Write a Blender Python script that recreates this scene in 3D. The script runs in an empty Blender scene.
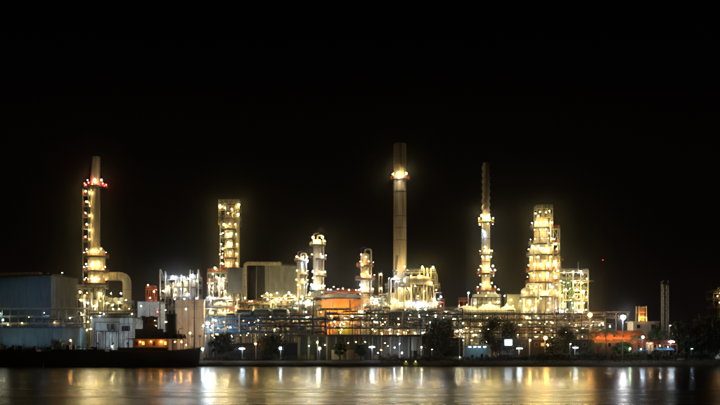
import bpy, math, random
from mathutils import Vector, Matrix
random.seed(11)
SC = bpy.context.scene
COL = SC.collection
R = math.radians

# ------------------------------------------------------------------ camera, sky, light, exposure
F, CH, HY = 875.0, 5.0, 352.0          # focal length in photo pixels, eye height, horizon row
def X(px, Y): return (px - 360.0) * Y / F
def Z(py, Y): return CH + (HY - py) * Y / F
cd = bpy.data.cameras.new('camera'); cam = bpy.data.objects.new('camera', cd); COL.objects.link(cam)
cam.location = (0, 0, CH); cam.rotation_euler = (R(90), 0, 0)
cd.sensor_width = 36.0; cd.lens = F / 720 * 36.0; cd.shift_y = (HY - 202.5) / 720.0
cd.clip_start = 0.5; cd.clip_end = 9000
SC.camera = cam

W = bpy.data.worlds.new('World'); SC.world = W; W.use_nodes = True
nt = W.node_tree; nt.nodes.clear()
wo = nt.nodes.new('ShaderNodeOutputWorld'); add = nt.nodes.new('ShaderNodeAddShader')
sky = nt.nodes.new('ShaderNodeTexSky'); sky.sky_type = 'NISHITA'; sky.sun_disc = False
sky.sun_elevation = R(-6); sky.sun_rotation = R(200)
bg = nt.nodes.new('ShaderNodeBackground'); bg.inputs[1].default_value = 0.05
nt.links.new(sky.outputs[0], bg.inputs[0])
tc = nt.nodes.new('ShaderNodeTexCoord'); sp = nt.nodes.new('ShaderNodeSeparateXYZ'); cr = nt.nodes.new('ShaderNodeValToRGB')
nt.links.new(tc.outputs['Generated'], sp.inputs[0]); nt.links.new(sp.outputs[2], cr.inputs[0])
cr.color_ramp.interpolation = 'EASE'
e = cr.color_ramp.elements
e[0].position = 0.0; e[0].color = (0.0026, 0.0016, 0.0018, 1)
e[1].position = 0.42; e[1].color = (0.0002, 0.0001, 0.0002, 1)
m1 = e.new(0.14); m1.color = (0.0009, 0.0006, 0.0005, 1)
bg2 = nt.nodes.new('ShaderNodeBackground'); bg2.inputs[1].default_value = 1.0
nt.links.new(cr.outputs[0], bg2.inputs[0])
nt.links.new(bg.outputs[0], add.inputs[0]); nt.links.new(bg2.outputs[0], add.inputs[1]); nt.links.new(add.outputs[0], wo.inputs[0])

sl = bpy.data.lights.new('moon', 'SUN'); sl.energy = 0.004; sl.angle = R(0.5); sl.color = (1.0, 0.95, 0.88)
so = bpy.data.objects.new('moon', sl); COL.objects.link(so); so.rotation_euler = (R(50), 0, R(-25)); so.location = (0, 0, 300)

GLOW_DENSITY = 0.00011  # density of the added volume that imitates lens glow
SC.view_settings.view_transform = 'Standard'; SC.view_settings.look = 'None'
SC.view_settings.exposure = 0.55; SC.view_settings.gamma = 1.0
cy = SC.cycles
cy.use_denoising = True; cy.adaptive_threshold = 0.004; cy.max_bounces = 5; cy.diffuse_bounces = 3; cy.glossy_bounces = 3; cy.transmission_bounces = 2
cy.sample_clamp_indirect = 4.0; cy.use_light_tree = True; cy.caustics_reflective = False; cy.caustics_refractive = False
cy.pixel_filter_type = 'BLACKMAN_HARRIS'; cy.filter_width = 1.6

# ------------------------------------------------------------------ materials
MATS = {}
def mat(name, col, rough=0.5, metal=0.0, var=0.35, scale=0.6, streak=0.25, bump=0.0, ribs=None, ribscale=1.0, dark=0.45):
    m = bpy.data.materials.new(name); m.use_nodes = True; MATS[name] = m
    n, l = m.node_tree.nodes, m.node_tree.links
    b = n['Principled BSDF']; b.inputs['Roughness'].default_value = rough; b.inputs['Metallic'].default_value = metal
    g = n.new('ShaderNodeNewGeometry'); mp = n.new('ShaderNodeMapping'); l.new(g.outputs['Position'], mp.inputs[0])
    mp.inputs['Scale'].default_value = (1, 1, streak)
    t = n.new('ShaderNodeTexNoise'); t.inputs['Scale'].default_value = scale; t.inputs['Detail'].default_value = 6; t.inputs['Roughness'].default_value = 0.65
    l.new(mp.outputs[0], t.inputs[0])
    r = n.new('ShaderNodeValToRGB'); l.new(t.outputs[0], r.inputs[0])
    r.color_ramp.elements[0].position = 0.32; r.color_ramp.elements[1].position = 0.68
    r.color_ramp.elements[0].color = tuple(c * (1 - var) * (1 if i else 1.05) for i, c in enumerate(col)) + (1,)
    r.color_ramp.elements[1].color = tuple(min(1, c * (1 + var * dark)) for c in col) + (1,)
    l.new(r.outputs[0], b.inputs['Base Color'])
    h = None
    if bump:
        bp = n.new('ShaderNodeBump'); bp.inputs['Strength'].default_value = bump; bp.inputs['Distance'].default_value = 0.1
        if ribs:
            w = n.new('ShaderNodeTexWave'); w.bands_direction = ribs; w.inputs['Scale'].default_value = ribscale; w.inputs['Distortion'].default_value = 0
            l.new(g.outputs['Position'], w.inputs[0]); l.new(w.outputs[1], bp.inputs['Height'])
        else:
            l.new(t.outputs[0], bp.inputs['Height'])
        l.new(bp.outputs[0], b.inputs['Normal'])
    return m
mat('galvanised', (0.40, 0.39, 0.36), 0.45, 0.25)
mat('steel', (0.26, 0.25, 0.23), 0.5, 0.2)
mat('dark_steel', (0.05, 0.05, 0.05), 0.55, 0.1)
mat('cladding', (0.52, 0.50, 0.45), 0.38, 0.45, var=0.5, scale=0.9, streak=0.14)
mat('stack_metal', (0.42, 0.35, 0.26), 0.55, 0.15, var=0.6, scale=0.8, streak=0.07)
mat('render_tan', (0.40, 0.30, 0.19), 0.75, 0.0, var=0.45, scale=0.5, streak=0.2)
mat('cream', (0.56, 0.49, 0.33), 0.55, 0.0, var=0.5, scale=0.9, streak=0.12)
mat('white_paint', (0.74, 0.75, 0.73), 0.5, 0.0, var=0.25)
mat('red_paint', (0.42, 0.09, 0.04), 0.5, 0.0)
mat('blue_paint', (0.03, 0.15, 0.31), 0.45, 0.0)
mat('green_paint', (0.05, 0.14, 0.08), 0.45, 0.0)
mat('yellow_paint', (0.75, 0.55, 0.04), 0.45, 0.0)
mat('fender_yellow', (0.62, 0.66, 0.04), 0.5, 0.0)
mat('orange_tank', (0.62, 0.29, 0.08), 0.5, 0.0, var=0.22, scale=0.35, streak=0.3)
mat('siding_blue', (0.10, 0.17, 0.23), 0.55, 0.0, bump=0.4, ribs='DIAGONAL', ribscale=1.2)
mat('siding_grey', (0.20, 0.21, 0.19), 0.55, 0.0, bump=0.4, ribs='DIAGONAL', ribscale=1.2)
mat('siding_green', (0.30, 0.32, 0.25), 0.55, 0.0, bump=0.4, ribs='DIAGONAL', ribscale=1.2)
mat('siding_teal', (0.16, 0.25, 0.27), 0.55, 0.0, bump=0.3, ribs='X', ribscale=1.4)
mat('dark_wall', (0.026, 0.03, 0.026), 0.7, 0.0)  # near-black, stands in for shade below the racks and canopy
mat('siding_pale', (0.55, 0.60, 0.60), 0.55, 0.0, bump=0.3, ribs='X', ribscale=1.4)
mat('concrete', (0.32, 0.30, 0.26), 0.85, 0.0, bump=0.3)
mat('bank_earth', (0.075, 0.062, 0.035), 0.9, 0.0, scale=0.4, streak=1, bump=0.6)
mat('asphalt', (0.05, 0.05, 0.05), 0.9, 0.0, scale=0.3, streak=1)
mat('hull_black', (0.02, 0.018, 0.018), 0.55, 0.0)
mat('ship_cream', (0.30, 0.20, 0.12), 0.5, 0.0)
mat('ship_red', (0.20, 0.05, 0.03), 0.55, 0.0)
mat('ship_dark', (0.035, 0.02, 0.015), 0.55, 0.0)
mat('roof_tile', (0.42, 0.14, 0.06), 0.7, 0.0)
mat('brick_wall', (0.22, 0.12, 0.07), 0.7, 0.0)
mat('wood', (0.12, 0.08, 0.05), 0.8, 0.0)
mat('bark', (0.09, 0.07, 0.05), 0.9, 0.0)
mat('glass', (0.02, 0.025, 0.03), 0.08, 0.0)
mat('grating', (0.06, 0.055, 0.05), 0.6, 0.2)
for nm, c in (('leaf_dark', (0.030, 0.050, 0.018)), ('leaf_mid', (0.050, 0.085, 0.025)), ('leaf_palm', (0.055, 0.11, 0.035)), ('scrub', (0.035, 0.045, 0.018))):
    mat(nm, c, 0.6, 0.0, var=0.5, scale=1.5, streak=1)
def emit(name, col, s):
    m = bpy.data.materials.new(name); m.use_nodes = True; MATS[name] = m
    b = m.node_tree.nodes['Principled BSDF']; b.inputs['Base Color'].default_value = (0.6, 0.6, 0.6, 1)
    b.inputs['Emission Color'].default_value = (*col, 1); b.inputs['Emission Strength'].default_value = s
    m.cycles.emission_sampling = 'FRONT'
    return m
LP = 210.0; FP = 330.0
emit('lamp_warm', (1.0, 0.75, 0.24), LP)
emit('lamp_white', (1.0, 0.88, 0.64), LP)
emit('lamp_cool', (0.66, 0.84, 1.0), LP * 1.4)
emit('lamp_sodium', (1.0, 0.40, 0.07), LP * 0.8)
emit('lamp_amber', (1.0, 0.58, 0.18), LP * 0.8)
emit('lamp_red', (1.0, 0.02, 0.02), LP * 0.8)
emit('lamp_green', (0.72, 1.0, 0.62), LP * 0.8)
emit('lamp_yellow', (1.0, 0.88, 0.38), LP * 1.6)
emit('lamp_pure', (0.95, 0.95, 1.0), LP * 0.6)
emit('lamp_quay', (0.66, 0.86, 1.0), LP * 0.22)
emit('lamp_bank', (1.0, 0.42, 0.08), LP * 0.25)
for nm, c, k in (('teal', (0.55, 0.80, 1.0), 0.75), ('peach', (1.0, 0.62, 0.30), 1), ('sodium', (1.0, 0.40, 0.07), 1.1), ('cool', (0.66, 0.88, 1.0), 1), ('white', (0.9, 0.95, 0.9), 1), ('warm', (1.0, 0.75, 0.26), 1)):
    emit('flood_' + nm, c, FP * k)  # emitters for the added fill floods
emit('sign_white', (0.66, 0.82, 1.0), 4.0)
emit('cabin_window', (1.0, 0.42, 0.13), 1.1)

# water
m = bpy.data.materials.new('river_water'); m.use_nodes = True; MATS['river_water'] = m
n, l = m.node_tree.nodes, m.node_tree.links; b = n['Principled BSDF']
b.inputs['Base Color'].default_value = (0.002, 0.002, 0.002, 1); b.inputs['IOR'].default_value = 1.333; b.inputs['Specular Tint'].default_value = (0.34, 0.34, 0.31, 1)
g = n.new('ShaderNodeNewGeometry')
mp = n.new('ShaderNodeMapping'); mp.inputs['Scale'].default_value = (0.012, 0.16, 1); l.new(g.outputs['Position'], mp.inputs[0])
t1 = n.new('ShaderNodeTexNoise'); t1.inputs['Scale'].default_value = 1.0; t1.inputs['Detail'].default_value = 4; l.new(mp.outputs[0], t1.inputs[0])
spw = n.new('ShaderNodeSeparateXYZ'); l.new(g.outputs['Position'], spw.inputs[0])
def mrange(src, a, b_, c, d):
    k = n.new('ShaderNodeMapRange'); k.interpolation_type = 'SMOOTHSTEP'; k.inputs[1].default_value = a; k.inputs[2].default_value = b_; k.inputs[3].default_value = c; k.inputs[4].default_value = d; l.new(src, k.inputs[0]); return k.outputs[0]
def mth(op, a, b_):
    k = n.new('ShaderNodeMath'); k.operation = op
    for i_, v_ in enumerate((a, b_)):
        if isinstance(v_, (int, float)): k.inputs[i_].default_value = v_
        else: l.new(v_, k.inputs[i_])
    return k.outputs[0]
ruff = mrange(mth('ADD', spw.outputs[1], mth('MULTIPLY', t1.outputs[0], 60.0)), 140.0, 200.0, 1.0, 0.0)     # wind-ruffled near water
band = mrange(t1.outputs[0], 0.35, 0.65, 0.0, 1.0)
rg = mth('ADD', mth('ADD', 0.14, mth('MULTIPLY', ruff, 0.10)), mth('MULTIPLY', band, 0.06)); l.new(rg, b.inputs['Roughness'])
mp2 = n.new('ShaderNodeMapping'); mp2.inputs['Scale'].default_value = (0.03, 0.55, 1); l.new(g.outputs['Position'], mp2.inputs[0])
t2 = n.new('ShaderNodeTexNoise'); t2.inputs['Scale'].default_value = 1.0; t2.inputs['Detail'].default_value = 3; l.new(mp2.outputs[0], t2.inputs[0])
bp = n.new('ShaderNodeBump'); bp.inputs['Strength'].default_value = 1.0; bp.inputs['Distance'].default_value = 0.05
l.new(mth('ADD', t1.outputs[0], mth('MULTIPLY', t2.outputs[0], 0.45)), bp.inputs['Height']); l.new(bp.outputs[0], b.inputs['Normal'])

# ------------------------------------------------------------------ mesh helpers
class MB:
    def __init__(s): s.v = []; s.f = []
    def box(s, c, d):
        o = len(s.v); cx, cy_, cz = c; a, b_, h = d[0] / 2, d[1] / 2, d[2] / 2
        s.v += [(cx + i * a, cy_ + j * b_, cz + k * h) for k in (-1, 1) for j in (-1, 1) for i in (-1, 1)]
        s.f += [tuple(o + q for q in t) for t in ((0, 2, 3, 1), (4, 5, 7, 6), (0, 1, 5, 4), (2, 6, 7, 3), (0, 4, 6, 2), (1, 3, 7, 5))]
        return s
    def bar(s, p, q, w, h=None):
        h = h or w; p = Vector(p); q = Vector(q); d = (q - p)
        if d.length < 1e-6: return s
        d.normalize(); up = Vector((0, 0, 1)) if abs(d.z) < 0.95 else Vector((0, 1, 0))
        a = d.cross(up).normalized() * w / 2; b_ = a.cross(d).normalized() * h / 2
        o = len(s.v)
        for e_ in (p, q):
            for i, j in ((-1, -1), (1, -1), (1, 1), (-1, 1)): s.v.append(tuple(e_ + a * i + b_ * j))
        s.f += [tuple(o + k for k in t) for t in ((0, 1, 2, 3), (7, 6, 5, 4), (0, 4, 5, 1), (1, 5, 6, 2), (2, 6, 7, 3), (3, 7, 4, 0))]
        return s
    def lathe(s, cx, cy_, prof, n=24):
        o = len(s.v)
        for r, z in prof:
            for i in range(n):
                a = 2 * math.pi * i / n; s.v.append((cx + r * math.cos(a), cy_ + r * math.sin(a), z))
        for k in range(len(prof) - 1):
            for i in range(n):
                j = (i + 1) % n; s.f.append((o + k * n + i, o + k * n + j, o + (k + 1) * n + j, o + (k + 1) * n + i))
        s.f.append(tuple(o + i for i in range(n))[::-1]); k = (len(prof) - 1) * n; s.f.append(tuple(o + k + i for i in range(n)))
        return s
    def tube(s, pts, r, n=10):
        pts = [Vector(p) for p in pts]; o = len(s.v); prev = None
        for i, p in enumerate(pts):
            d = (pts[min(i + 1, len(pts) - 1)] - pts[max(i - 1, 0)]).normalized()
            if prev is None:
                up = Vector((0, 0, 1)) if abs(d.z) < 0.9 else Vector((0, 1, 0)); a = d.cross(up).normalized()
            else:
                a = (prev - d * prev.dot(d)).normalized()
            prev = a; b_ = d.cross(a); rr = r[i] if isinstance(r, (list, tuple)) else r
            for k in range(n):
                t = 2 * math.pi * k / n; s.v.append(tuple(p + (a * math.cos(t) + b_ * math.sin(t)) * rr))
        for i in range(len(pts) - 1):
            for k in range(n):
                j = (k + 1) % n; s.f.append((o + i * n + k, o + i * n + j, o + (i + 1) * n + j, o + (i + 1) * n + k))
        s.f.append(tuple(o + k for k in range(n))[::-1]); q = o + (len(pts) - 1) * n; s.f.append(tuple(q + k for k in range(n)))
        return s
    def poly(s, pts): o = len(s.v); s.v += [tuple(p) for p in pts]; s.f.append(tuple(range(o, o + len(pts)))); return s
    def prism(s, foot, z0, z1):
        o = len(s.v); k = len(foot)
        s.v += [(x, y, z0) for x, y in foot] + [(x, y, z1) for x, y in foot]
        for i in range(k): j = (i + 1) % k; s.f.append((o + i, o + j, o + k + j, o + k + i))
        s.f.append(tuple(o + k + i for i in range(k))); s.f.append(tuple(o + i for i in range(k))[::-1])
        return s
    def mesh(s, name, m, off=(0, 0, 0), smooth=True):
        me = bpy.data.meshes.new(name)
        ox, oy, oz = off
        me.from_pydata([(x - ox, y - oy, z - oz) for x, y, z in s.v], [], s.f)
        me.materials.append(MATS[m])
        if smooth and len(s.f) > 6:
            me.shade_smooth()
            try: me.set_sharp_from_angle(angle=R(35))
            except Exception: pass
        return me
def bend(pts, r, k=5):
    """round the corners of a polyline"""
    pts = [Vector(p) for p in pts]; out = [pts[0]]
    for i in range(1, len(pts) - 1):
        p = pts[i]; a = (pts[i - 1] - p); b_ = (pts[i + 1] - p); t = min(r, a.length * 0.49, b_.length * 0.49)
        A = p + a.normalized() * t; B = p + b_.normalized() * t
        for q in range(k + 1):
            u = q / k; out.append(A * (1 - u) ** 2 + p * 2 * u * (1 - u) + B * u ** 2)
    out.append(pts[-1]); return out
SHARED = {}
def unit(kind, m):
    k = (kind, m)
    if k not in SHARED:
        b_ = MB()
        if kind == 'box': b_.box((0, 0, 0), (1, 1, 1))
        elif kind == 'cyl': b_.lathe(0, 0, [(1, -0.5), (1, 0.5)], 12)
        elif kind == 'ico':
            ph = (1 + 5 ** .5) / 2; q = (1 + ph * ph) ** .5
            b_.v = [(x / q, y / q, z / q) for x, y, z in ((-1, ph, 0), (1, ph, 0), (-1, -ph, 0), (1, -ph, 0), (0, -1, ph), (0, 1, ph), (0, -1, -ph), (0, 1, -ph), (ph, 0, -1), (ph, 0, 1), (-ph, 0, -1), (-ph, 0, 1))]
            b_.f = [(0, 11, 5), (0, 5, 1), (0, 1, 7), (0, 7, 10), (0, 10, 11), (1, 5, 9), (5, 11, 4), (11, 10, 2), (10, 7, 6), (7, 1, 8), (3, 9, 4), (3, 4, 2), (3, 2, 6), (3, 6, 8), (3, 8, 9), (4, 9, 5), (2, 4, 11), (6, 2, 10), (8, 6, 7), (9, 8, 1)]
        SHARED[k] = b_.mesh(kind + '_' + m, m)
    return SHARED[k]
def fixture(r, ax, ay, az):
    k = ('fix', r, ax, ay, az)
    if k not in SHARED:
        b_ = MB(); b_.lathe(0, 0, [(r * 1.25, r * 0.85), (r * 0.9, r * 1.25), (r * 0.35, r * 1.45)], 10)
        b_.bar((0, 0, r * 1.4), (ax, ay, r * 1.4 + az), 0.12)
        SHARED[k] = b_.mesh('lamp_fixture', 'steel')
    return SHARED[k]
def link(o, parent=None):
    COL.objects.link(o)
    if parent: o.parent = parent
    return o
class Thing:
    def __init__(s, name, label, cat, loc, group=None):
        s.loc = Vector(loc); s.o = bpy.data.objects.new(name, None); COL.objects.link(s.o); s.o.location = s.loc
        s.o.empty_display_size = 0.5
        s.o['label'] = label; s.o['category'] = cat
        if group: s.o['group'] = group
    def mesh(s, name, mb, m, parent=None, smooth=True):
        return link(bpy.data.objects.new(name, mb.mesh(name, m, s.loc, smooth)), parent or s.o)
    def box(s, name, c, d, m, parent=None, rz=0):
        o = bpy.data.objects.new(name, unit('box', m)); o.location = Vector(c) - s.loc; o.scale = d; o.rotation_euler = (0, 0, rz)
        return link(o, parent or s.o)
    def rod(s, name, p, q, w, m, kind='box', parent=None):
        p = Vector(p); q = Vector(q); d = q - p
        o = bpy.data.objects.new(name, unit(kind, m)); o.location = (p + q) / 2 - s.loc; o.scale = (w, w, d.length)
        o.rotation_euler = d.to_track_quat('Z', 'Y').to_euler() if abs(d.normalized().z) < 0.9999 else (0, 0, 0)
        return link(o, parent or s.o)
    def pipe(s, pts, r, m, name='pipe', rb=None, n=10):
        return s.mesh(name, MB().tube(bend(pts, rb or r * 2.2), r, n), m)
    def flood(s, pos, target, kind='cool', size=0.6):
        """box floodlight turned to what it lights"""
        p = Vector(pos); d = (Vector(target) - p).normalized(); up = Vector((0, 0, 1)); a = d.cross(up).normalized() * size / 2; c = a.cross(d)
        h = s.mesh('floodlight', MB().bar(p - d * .45, p, size * 1.25, size * 1.1).bar(p - d * .3, p - d * .3 - Vector((0, 0, size)), .12), 'dark_steel', None, False)
        s.mesh('lens', MB().poly([p + d * .02 + a * i + c * j for i, j in ((-1, -1), (1, -1), (1, 1), (-1, 1))]), 'flood_' + kind, h, False)
    def lamp(s, pos, kind='warm', r=0.4, arm=(0, 0.9, 0.25), tube=False):
        r = round(r * .56, 3)
        o = bpy.data.objects.new('lamp', fixture(r, *arm)); o.location = Vector(pos) - s.loc; link(o, s.o)
        b_ = bpy.data.objects.new('bulb', unit('ico', 'lamp_' + kind)); b_.scale = (r, r, r) if not tube else (r * 2.6, r * .6, r * .45); b_.rotation_euler = (0.3, 0.5, random.random()) if not tube else (0, 0, 0); link(b_, o)
        return o
    def lamps(s, Y, spec, arm=(0, 0.9, 0.25)):
        for q in spec:
            px, py = q[0], q[1]; k = q[2] if len(q) > 2 else 'warm'; r = (q[3] if len(q) > 3 else 0.4) * random.choice((.6, .8, 1, 1.15, 1.3))
            s.lamp((X(px, Y), Y, Z(py, Y)), k, r, arm)
    def railing(s, x0, x1, y0, y1, z, m, h=1.1, w=0.09, parent=None, step=2.2, sides='NSEW'):
        w *= 1.25; b_ = MB(); seg = {'S': ((x0, y0), (x1, y0)), 'N': ((x0, y1), (x1, y1)), 'W': ((x0, y0), (x0, y1)), 'E': ((x1, y0), (x1, y1))}
        for k in sides:
            (a, c), (d, e_) = seg[k]
            for hh in (h, h * 0.5): b_.bar((a, c, z + hh), (d, e_, z + hh), w)
            L = math.hypot(d - a, e_ - c); nn = max(1, round(L / step))
            for i in range(nn + 1): t = i / nn; b_.bar((a + (d - a) * t, c + (e_ - c) * t, z), (a + (d - a) * t, c + (e_ - c) * t, z + h), w)
        return s.mesh('railing', b_, m, parent, False)
    def frame(s, x0, x1, y0, y1, zs, nx, ny, m='steel', w=0.3, deck=True, rail='galvanised', braces=True, z0=2.0, strip=None, pm=None):
        """open steel structure: posts, beams, braces, decks and railings up the levels zs"""
        xs = [x0 + (x1 - x0) * i / nx for i in range(nx + 1)]; ys = [y0 + (y1 - y0) * j / ny for j in range(ny + 1)]
        top = max(zs); w *= 1.15; q_ = random.Random(int(abs(x0) * 10 + y0))
        for x in xs:
            for y in ys: s.box('post', (x, y, (z0 + top) / 2), (w, w, top - z0), pm or m)
        low = z0
        for k, z in enumerate(sorted(zs)):
            for y in ys: s.box('beam', ((x0 + x1) / 2, y, z - w * 0.6), (x1 - x0 - w * 0.9, w * 0.8, w * 1.1), m)
            for x in xs:
                for j in range(ny): s.box('cross_beam', (x, (ys[j] + ys[j + 1]) / 2, z - w * 0.65), (w * 0.75, ys[1] - ys[0] - w * 1.1, w), m)
            if deck: s.box('platform', ((x0 + x1) / 2, (y0 + y1) / 2, z + 0.05), (x1 - x0 + w * 1.5, y1 - y0 + w * 1.5, 0.08), 'grating')
            if rail: s.railing(x0, x1, y0 - w * 0.7, y1 + w * 0.7, z + 0.09, rail)
            if braces:
                for i in range(nx):
                    if (i + k) % 2 == 0 or nx == 1:
                        s.rod('brace', (xs[i], y0 - w * 0.1, low), (xs[i + 1], y0 - w * 0.1, z - w), w * 0.5, m)
                        if (i + k) % 3 == 0: s.rod('brace', (xs[i + 1], y0 - w * 0.65, low), (xs[i], y0 - w * 0.65, z - w), w * 0.5, m)
            if strip and z - low > 2.0:
                nn = max(1, int((x1 - x0) / 3.4))
                for i in range(nn):
                    if q_.random() < .6: s.lamp((x0 + (x1 - x0) * (i + .5) / nn, y0 + .5, z - .9), q_.choice(strip), q_.choice((.14, .18, .22, .3, .42)), (0, .3, .3), q_.random() < .4)
            low = z
    def ring_platform(s, cx, cy_, ri, ro, z, m='steel', rail='galvanised', a0=0, a1=360, h=1.1):
        """annular deck with railing posts round a vessel"""
        nn = max(6, int(abs(a1 - a0) / 20)); b_ = MB()
        an = [R(a0 + (a1 - a0) * i / nn) for i in range(nn + 1)]
        o = 0
        for a in an:
            for r, zz in ((ri, z), (ro, z), (ro, z - 0.42), (ri, z - 0.42)): b_.v.append((cx + r * math.cos(a), cy_ + r * math.sin(a), zz))
        for i in range(nn):
            p, q = i * 4, i * 4 + 4
            for k in range(4): j = (k + 1) % 4; b_.f.append((p + k, p + j, q + j, q + k))
        b_.f += [(0, 3, 2, 1), (nn * 4, nn * 4 + 1, nn * 4 + 2, nn * 4 + 3)]
        for i in range(0, nn + 1, 3):
            a = an[i]; b_.bar((cx + ri * math.cos(a), cy_ + ri * math.sin(a), z - 1.3), (cx + ro * 0.95 * math.cos(a), cy_ + ro * 0.95 * math.sin(a), z - 0.3), 0.14)
        pl = s.mesh('platform', b_, 'dark_steel', None, False)
        b_ = MB(); ro -= 0.06
        for i, a in enumerate(an):
            p = (cx + ro * math.cos(a), cy_ + ro * math.sin(a))
            b_.bar((*p, z), (*p, z + h), 0.09)
            if i < nn:
                q = (cx + ro * math.cos(an[i + 1]), cy_ + ro * math.sin(an[i + 1]))
                b_.bar((*p, z + h), (*q, z + h), 0.10); b_.bar((*p, z + h * .5), (*q, z + h * .5), 0.08); b_.bar((*p, z + .1), (*q, z + .1), 0.04, 0.2)
        s.mesh('railing', b_, rail, pl, False)
    def ring_lamps(s, cx, cy_, ro, z, n, a0=205, a1=335, kinds=('warm', 'warm', 'white', 'amber')):
        for i in range(n):
            a = R(a0 + (a1 - a0) * (i + random.uniform(-.2, .2)) / max(1, n - 1)); p = Vector((cx + ro * math.cos(a), cy_ + ro * math.sin(a), z))
            s.lamp(p, random.choice(kinds), random.choice((.16, .2, .26, .36)), (-.5 * math.cos(a), -.5 * math.sin(a), random.choice((.2, -.3))))
    def ladder(s, cx, cy_, r, ang, z0, z1, m='galvanised', w=0.7):
        a = R(ang); d = Vector((math.cos(a), math.sin(a), 0)); t = Vector((-d.y, d.x, 0)); c = Vector((cx, cy_, 0)) + d * (r + 0.35); b_ = MB()
        for sgn in (-1, 1): b_.bar(c + t * sgn * w / 2 + Vector((0, 0, z0)), c + t * sgn * w / 2 + Vector((0, 0, z1)), 0.1)
        z = z0 + .5
        while z < z1:
            b_.bar(c - t * w / 2 + Vector((0, 0, z)), c + t * w / 2 + Vector((0, 0, z)), 0.07)
            z += 0.9
        z = z0 + 2.4
        while z < z1:      # cage hoops
            P = [c + t * (w * 0.55 * math.cos(u)) + d * (w * math.sin(u)) + Vector((0, 0, z)) for u in (0, .8, 1.57, 2.34, 3.14)]
            for i in range(4): b_.bar(P[i], P[i + 1], 0.06)
            z += 1.6
        s.mesh('ladder', b_, m, None, False)
    def shell(s, cx, cy_, prof, m, name='shell', n=28): return s.mesh(name, MB().lathe(cx, cy_, prof, n), m)
    def rings(s, cx, cy_, r, zs, m='steel', h=0.16, t=0.06):
        for z in zs: s.mesh('flange_ring', MB().lathe(cx, cy_, [(r - .02, z - h / 2), (r + t, z - h / 2), (r + t, z + h / 2), (r - .02, z + h / 2)], 28), m)
def vessel_prof(r, z0, z1, skirt=True):
    d = r * 0.55
    return [(r * (1.12 if skirt else 1), z0), (r, z0 + (r * 0.8 if skirt else 0.01)), (r, z1 - d)] + [(r * math.cos(u), z1 - d + d * math.sin(u)) for u in (0.35, 0.75, 1.1, 1.4)]
def struct(name, mb, m, smooth=True, kind='structure'):
    o = bpy.data.objects.new(name, mb.mesh(name, m, (0, 0, 0), smooth)); COL.objects.link(o); o['kind'] = kind; return o
G = 2.0
rnd = random.Random(5)
def U(a, b_): return rnd.uniform(a, b_)

# ------------------------------------------------------------------ the setting: river, bank, ground
b = MB(); nx, ny = 60, 90
for j in range(ny + 1):
    y = -300 + 602 * (j / ny) ** 0.8
    for i in range(nx + 1):
        x = -700 + 1400 * i / nx
        b.v.append((x, y, 0.012 * math.sin(y * 0.3 + math.sin(x * 0.02) * 2)))
for j in range(ny):
    for i in range(nx): p = j * (nx + 1) + i; b.f.append((p, p + 1, p + nx + 2, p + nx + 1))
struct('river', b, 'river_water')
b = MB(); N = 240; cols = []
rows = [(298.5, -1.2), (299.6, -0.1), (301.2, 0.9), (303.5, 1.5), (305.5, 1.96), (309, 2.0)]
for i in range(N + 1):
    x = -700 + 1400 * i / N
    for k, (y, z) in enumerate(rows):
        j = 0 if k == 5 else 1
        b.v.append((x, y + U(-.35, .35) * j * (k < 4), z + U(-.16, .16) * j * (0 < k < 4)))
for i in range(N):
    for k in range(5): p = i * 6 + k; b.f.append((p, p + 6, p + 7, p + 1))
struct('riverbank', b, 'bank_earth')
b = MB(); b.poly([(-5000, 308.9, 1.996), (5000, 308.9, 1.996), (5000, 8000, 1.996), (-5000, 8000, 1.996)]); struct('ground', b, 'asphalt')

# ------------------------------------------------------------------ big sheds at the back
def shed(label, cA, cB, back, ztop, mats, npan, lampspec=()):
    """box building seen on its corner A; right wall runs A>B, left wall runs A>left"""
    A = Vector(cA); B = Vector(cB); d = (B - A); p = Vector((-d.y, d.x)).normalized() * back
    C = A + p; D = B + p
    t = Thing('storage_shed', label, 'shed', (A.x, A.y, G))
    inn = lambda P, Q, k: P + (Q - P).normalized() * k
    foot = [A, B, D, C]; cen = (A + B + C + D) / 4
    t.mesh('core', MB().prism([tuple(q + (cen - q) * 0.01) for q in foot], G, ztop - 0.1), mats[0], None, False)
    for (P, Q, m_, k) in ((C, A, mats[0], npan[0]), (A, B, mats[1], npan[1])):
        u = (Q - P) / k; nrm = Vector((u.y, -u.x)).normalized()
        for i in range(k):
            a = P + u * i + u * 0.006; c = P + u * (i + 1) - u * 0.006; off = nrm * (0.12 + 0.03 * (i % 2))
            t.mesh('wall_panel', MB().prism([tuple(a), tuple(a + off), tuple(c + off), tuple(c)][::-1], G, ztop), m_, None, False)
    rf = [tuple(q + (q - cen).normalized() * 0.6) for q in foot]
    t.mesh('roof', MB().prism(rf, ztop + 0.01, ztop + 0.7), 'dark_steel', None, False)
    for i in range(3): c_ = A + (C - A) * (.1 + .14 * i) + (B - A) * .4; t.mesh('roof_vent', MB().lathe(c_.x, c_.y, [(.5, ztop + .7), (.5, ztop + 1.5), (.9, ztop + 1.6), (.3, ztop + 2.1)], 12), 'galvanised')
    nb_ = Vector((d.y, -d.x)).normalized()
    for u in (.12, .9): c_ = A + d * u + nb_ * .35; t.rod('downpipe', (c_.x, c_.y, G), (c_.x, c_.y, ztop - .3), .12, 'galvanised', 'cyl')
    for k_ in range(1, 4): zz_ = G + (ztop - G) * k_ / 4; t.mesh('girt', MB().bar((*(A + nb_ * .2), zz_), (*(B + nb_ * .2), zz_), .1, .22), 'steel', None, False)
    return t
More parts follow.
